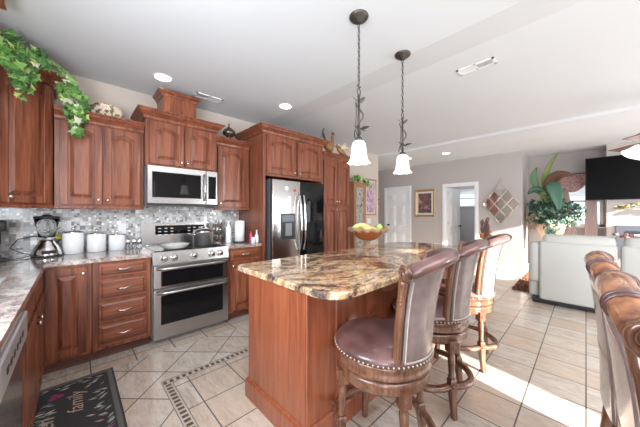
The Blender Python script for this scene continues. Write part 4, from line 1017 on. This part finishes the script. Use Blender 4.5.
# curtains
CUR = mat('dusty_pink_curtain', (.68, .53, .51), .8); VAL = artmat('valance_print', [(.40, (.25, .05, .07)), (.5, (.58, .42, .38)), (.62, (.36, .12, .13))], 24)
def drape(y_top, y_bot, label, w0, w1):
    rows = []
    for k in range(9):
        f = k / 8; z = 2.06 - 2.02 * f; yc = y_top + (y_bot - y_top) * f ** .7; w_ = w0 + (w1 - w0) * f
        rows.append([(7.90 + .025 * math.sin(j * 2.1), yc + w_ * (j / 20 - .5), z) for j in range(21)])
    b = MB().grid(rows, False, True); o = b.build('curtain', CUR)
    mo = o.modifiers.new('thickness', 'SOLIDIFY'); mo.thickness = .004; tag(o, label, 'curtain', 'pink curtain panels')
drape(.38, .17, 'dusty pink curtain panel draped across the window beside the plant', .10, .26); drape(-.07, -.08, 'dusty pink curtain panel at the television side of the window', .16, .22)
t = thing('valance', 'ruched burgundy and pink valance above the window', 'valance', (7.88, .15, 2.06))
rows = []
for k in range(8):
    f = k / 7; rows.append([(-.03 + .03 * math.cos(f * PI * 1.2) + .012 * math.sin(j * 1.9), .26 - j * .8 / 40, .10 - f * (.26 + .14 * abs(math.sin(j / 40 * PI * 2)))) for j in range(41)])
o = MB().grid(rows, False, True).build('fabric', VAL, t); mo = o.modifiers.new('thickness', 'SOLIDIFY'); mo.thickness = .006
MB().tube([(.03, -.45, .11), (.03, .45, .11)], .012, 8).build('rod', BRONZE, t)
# big potted plant on a pedestal
t = thing('potted_plant', 'large broad-leaved potted plant with variegated foliage beside the window', 'plant', (7.35, .52, 0))
MB().lathe([(0, 0), (.17, 0), (.17, .03), (.08, .06), (.07, .60), (.14, .66), (.14, .70), (0, .70)], n=24).build('pedestal', mat('stone_pedestal', (.45, .36, .30), .7), t)
POT = artmat('painted_pot', [(.4, (.35, .12, .05)), (.5, (.62, .50, .38)), (.6, (.45, .30, .12)), (.7, (.15, .25, .20))], 16)
MB().lathe([(0, .70), (.10, .70), (.13, .76), (.20, .90), (.23, 1.03), (.25, 1.06), (.24, 1.08), (.21, 1.06), (0, 1.04)], n=28).build('pot', POT, t)
rnd = random.Random(11); b = MB()
for k in range(560):
    a = rnd.uniform(0, 2 * PI); ph = rnd.uniform(-.9, 1.2); rr = .40 * rnd.random() ** .4
    p = Vector((rr * math.cos(a) * math.cos(ph) * .7, rr * 1.35 * math.sin(a) * math.cos(ph), 1.30 + rr * math.sin(ph) * .85 - .0))
    if (abs(p.y) < .16 and p.z < 1.1) or p.y > .38: continue
    ivyleaf(b, p, rnd.uniform(.035, .07), (-1 + rnd.uniform(-.6, .6), -.5 + rnd.uniform(-.7, .7), rnd.uniform(-.3, .8)), rnd.uniform(2, 4.3))
for k in range(90):
    p = Vector((-.2 + rnd.uniform(-.06, .06), rnd.uniform(-.14, .10), rnd.uniform(.86, 1.15))); ivyleaf(b, p, rnd.uniform(.035, .06), (-1, -.6 + rnd.uniform(-.5, .5), rnd.uniform(-.3, .6)), rnd.uniform(2.4, 3.9))
b.build('foliage', FOL, t)
b = MB()
for k in range(30): p = Vector((-.15, .32 + rnd.uniform(-.10, .06), rnd.uniform(.95, 1.3))); ivyleaf(b, p, .04, (-1, -.4, .3), rnd.uniform(2, 4))
b.build('dry_foliage', mat('dry_leaf', (.28, .17, .11), .8), t)
def broad(p0, p1, p2, wd, m, nrm):
    b = MB(); rows = []; n = Vector(nrm).normalized(); p0, p1, p2 = map(Vector, (p0, p1, p2))
    for k in range(13):
        f = k / 12; c = p0 * (1 - f) ** 2 + p1 * 2 * f * (1 - f) + p2 * f * f; d = ((p1 - p0) * (1 - f) + (p2 - p1) * f).normalized(); s_ = d.cross(n).normalized()
        w_ = wd * math.sin(PI * (f * .93 + .04)) ** .7 * (1 - .35 * f); rows.append([c + s_ * w_ * u + n * (.25 * w_ * (abs(u) ** 1.3) + .006 * math.sin(k * 2 + u * 6)) for u in (-1, -.6, -.25, 0, .25, .6, 1)])
    b.grid(rows, False, True); o = b.build('broad_leaf', m, t); mo = o.modifiers.new('t', 'SOLIDIFY'); mo.thickness = .003
BL1 = mat('mid_green_leaf', (.07, .15, .06), .4); BL2 = mat('blue_green_leaf', (.07, .16, .11), .4); BL3 = mat('yellow_green_leaf', (.15, .20, .04), .4); BL4 = mat('deep_green_leaf', (.03, .085, .05), .4)
MB().tube([(0, 0, 1.05), (0, .02, 1.5), (-.02, .04, 1.95)], [.02, .018, .012], 8).build('stem', STEM, t)
nn = (-1, -.35, .25)
broad((-.05, .08, 1.72), (-.08, .18, 2.10), (-.1, -.12, 2.56), .07, BL3, nn)
broad((-.05, .16, 1.70), (-.10, .36, 2.05), (-.1, .22, 2.30), .085, BL1, nn)
broad((-.05, .10, 1.80), (-.2, -.05, 2.20), (-.2, -.34, 2.05), .12, BRLEAF, nn)
broad((-.1, .05, 1.95), (-.25, -.10, 1.9), (-.3, -.14, 1.36), .15, BL2, nn)
broad((-.1, .00, 1.60), (-.2, .24, 1.95), (-.2, .36, 1.72), .09, BL4, nn)
broad((-.05, .02, 1.5), (-.15, .10, 1.85), (-.2, .14, 1.60), .10, BL3, nn)
# ceiling fan at the right edge
t = thing('ceiling_fan', 'brown ceiling fan with white glass shades at the right edge', 'ceiling fan', (5.0, -.57, 2.635))
FW = mat('fan_walnut', (.16, .075, .06), .4)
MB().lathe([(0, -.46), (.10, -.45), (.15, -.42), (.15, -.37), (.08, -.33), (.015, -.32), (.015, .07), (.06, .075), (.07, .11), (0, .11)], n=24).build('motor', FW, t)
for k in range(3):
    a = 2 * PI * k / 3 + R(35); d = Vector((math.cos(a), math.sin(a), 0)); s_ = Vector((-d.y, d.x, 0)); z = Vector((0, 0, -.455))
    b = MB(); b.grid([[d * .10 + s_ * .02 + z, d * .10 - s_ * .02 + z, d * .10 - s_ * .02 + z - Vector((0, 0, .008)), d * .10 + s_ * .02 + z - Vector((0, 0, .008))], [d * .2 + s_ * .055 + z, d * .2 - s_ * .055 + z - Vector((0, 0, .02)), d * .2 - s_ * .055 + z - Vector((0, 0, .028)), d * .2 + s_ * .055 + z - Vector((0, 0, .008))], [d * .52 + s_ * .07 + z, d * .52 - s_ * .07 + z - Vector((0, 0, .02)), d * .52 - s_ * .07 + z - Vector((0, 0, .028)), d * .52 + s_ * .07 + z - Vector((0, 0, .008))]], True, False, True); b.build('blade', FW, t)
for k in range(4):
    a = 2 * PI * k / 4 + 2.0; d = Vector((math.cos(a), math.sin(a), 0)); c = d * .17 + Vector((0, 0, -.56))
    ax = (d * .8 + Vector((0, 0, -1))).normalized(); rot = ax.to_track_quat('Z', 'Y').to_matrix().to_4x4(); q = MB()
    q.lathe([(.02, -.06), (.035, -.045), (.05, 0), (.06, .04), (.085, .07), (.088, .072), (.07, .05), (.045, 0), (0, -.04)], n=20)
    q.b.transform(Matrix.Translation(c) @ rot); q.build('glass_shade', BULB, t)
    MB().tube([(0, 0, -.47), d * .10 + Vector((0, 0, -.48)), c - ax * .055], .010, 8).build('light_arm', FW, t)
MB().tube([(0, 0, -.46), (0, 0, -.52)], [.05, .03], 16).build('light_fitter', FW, t)
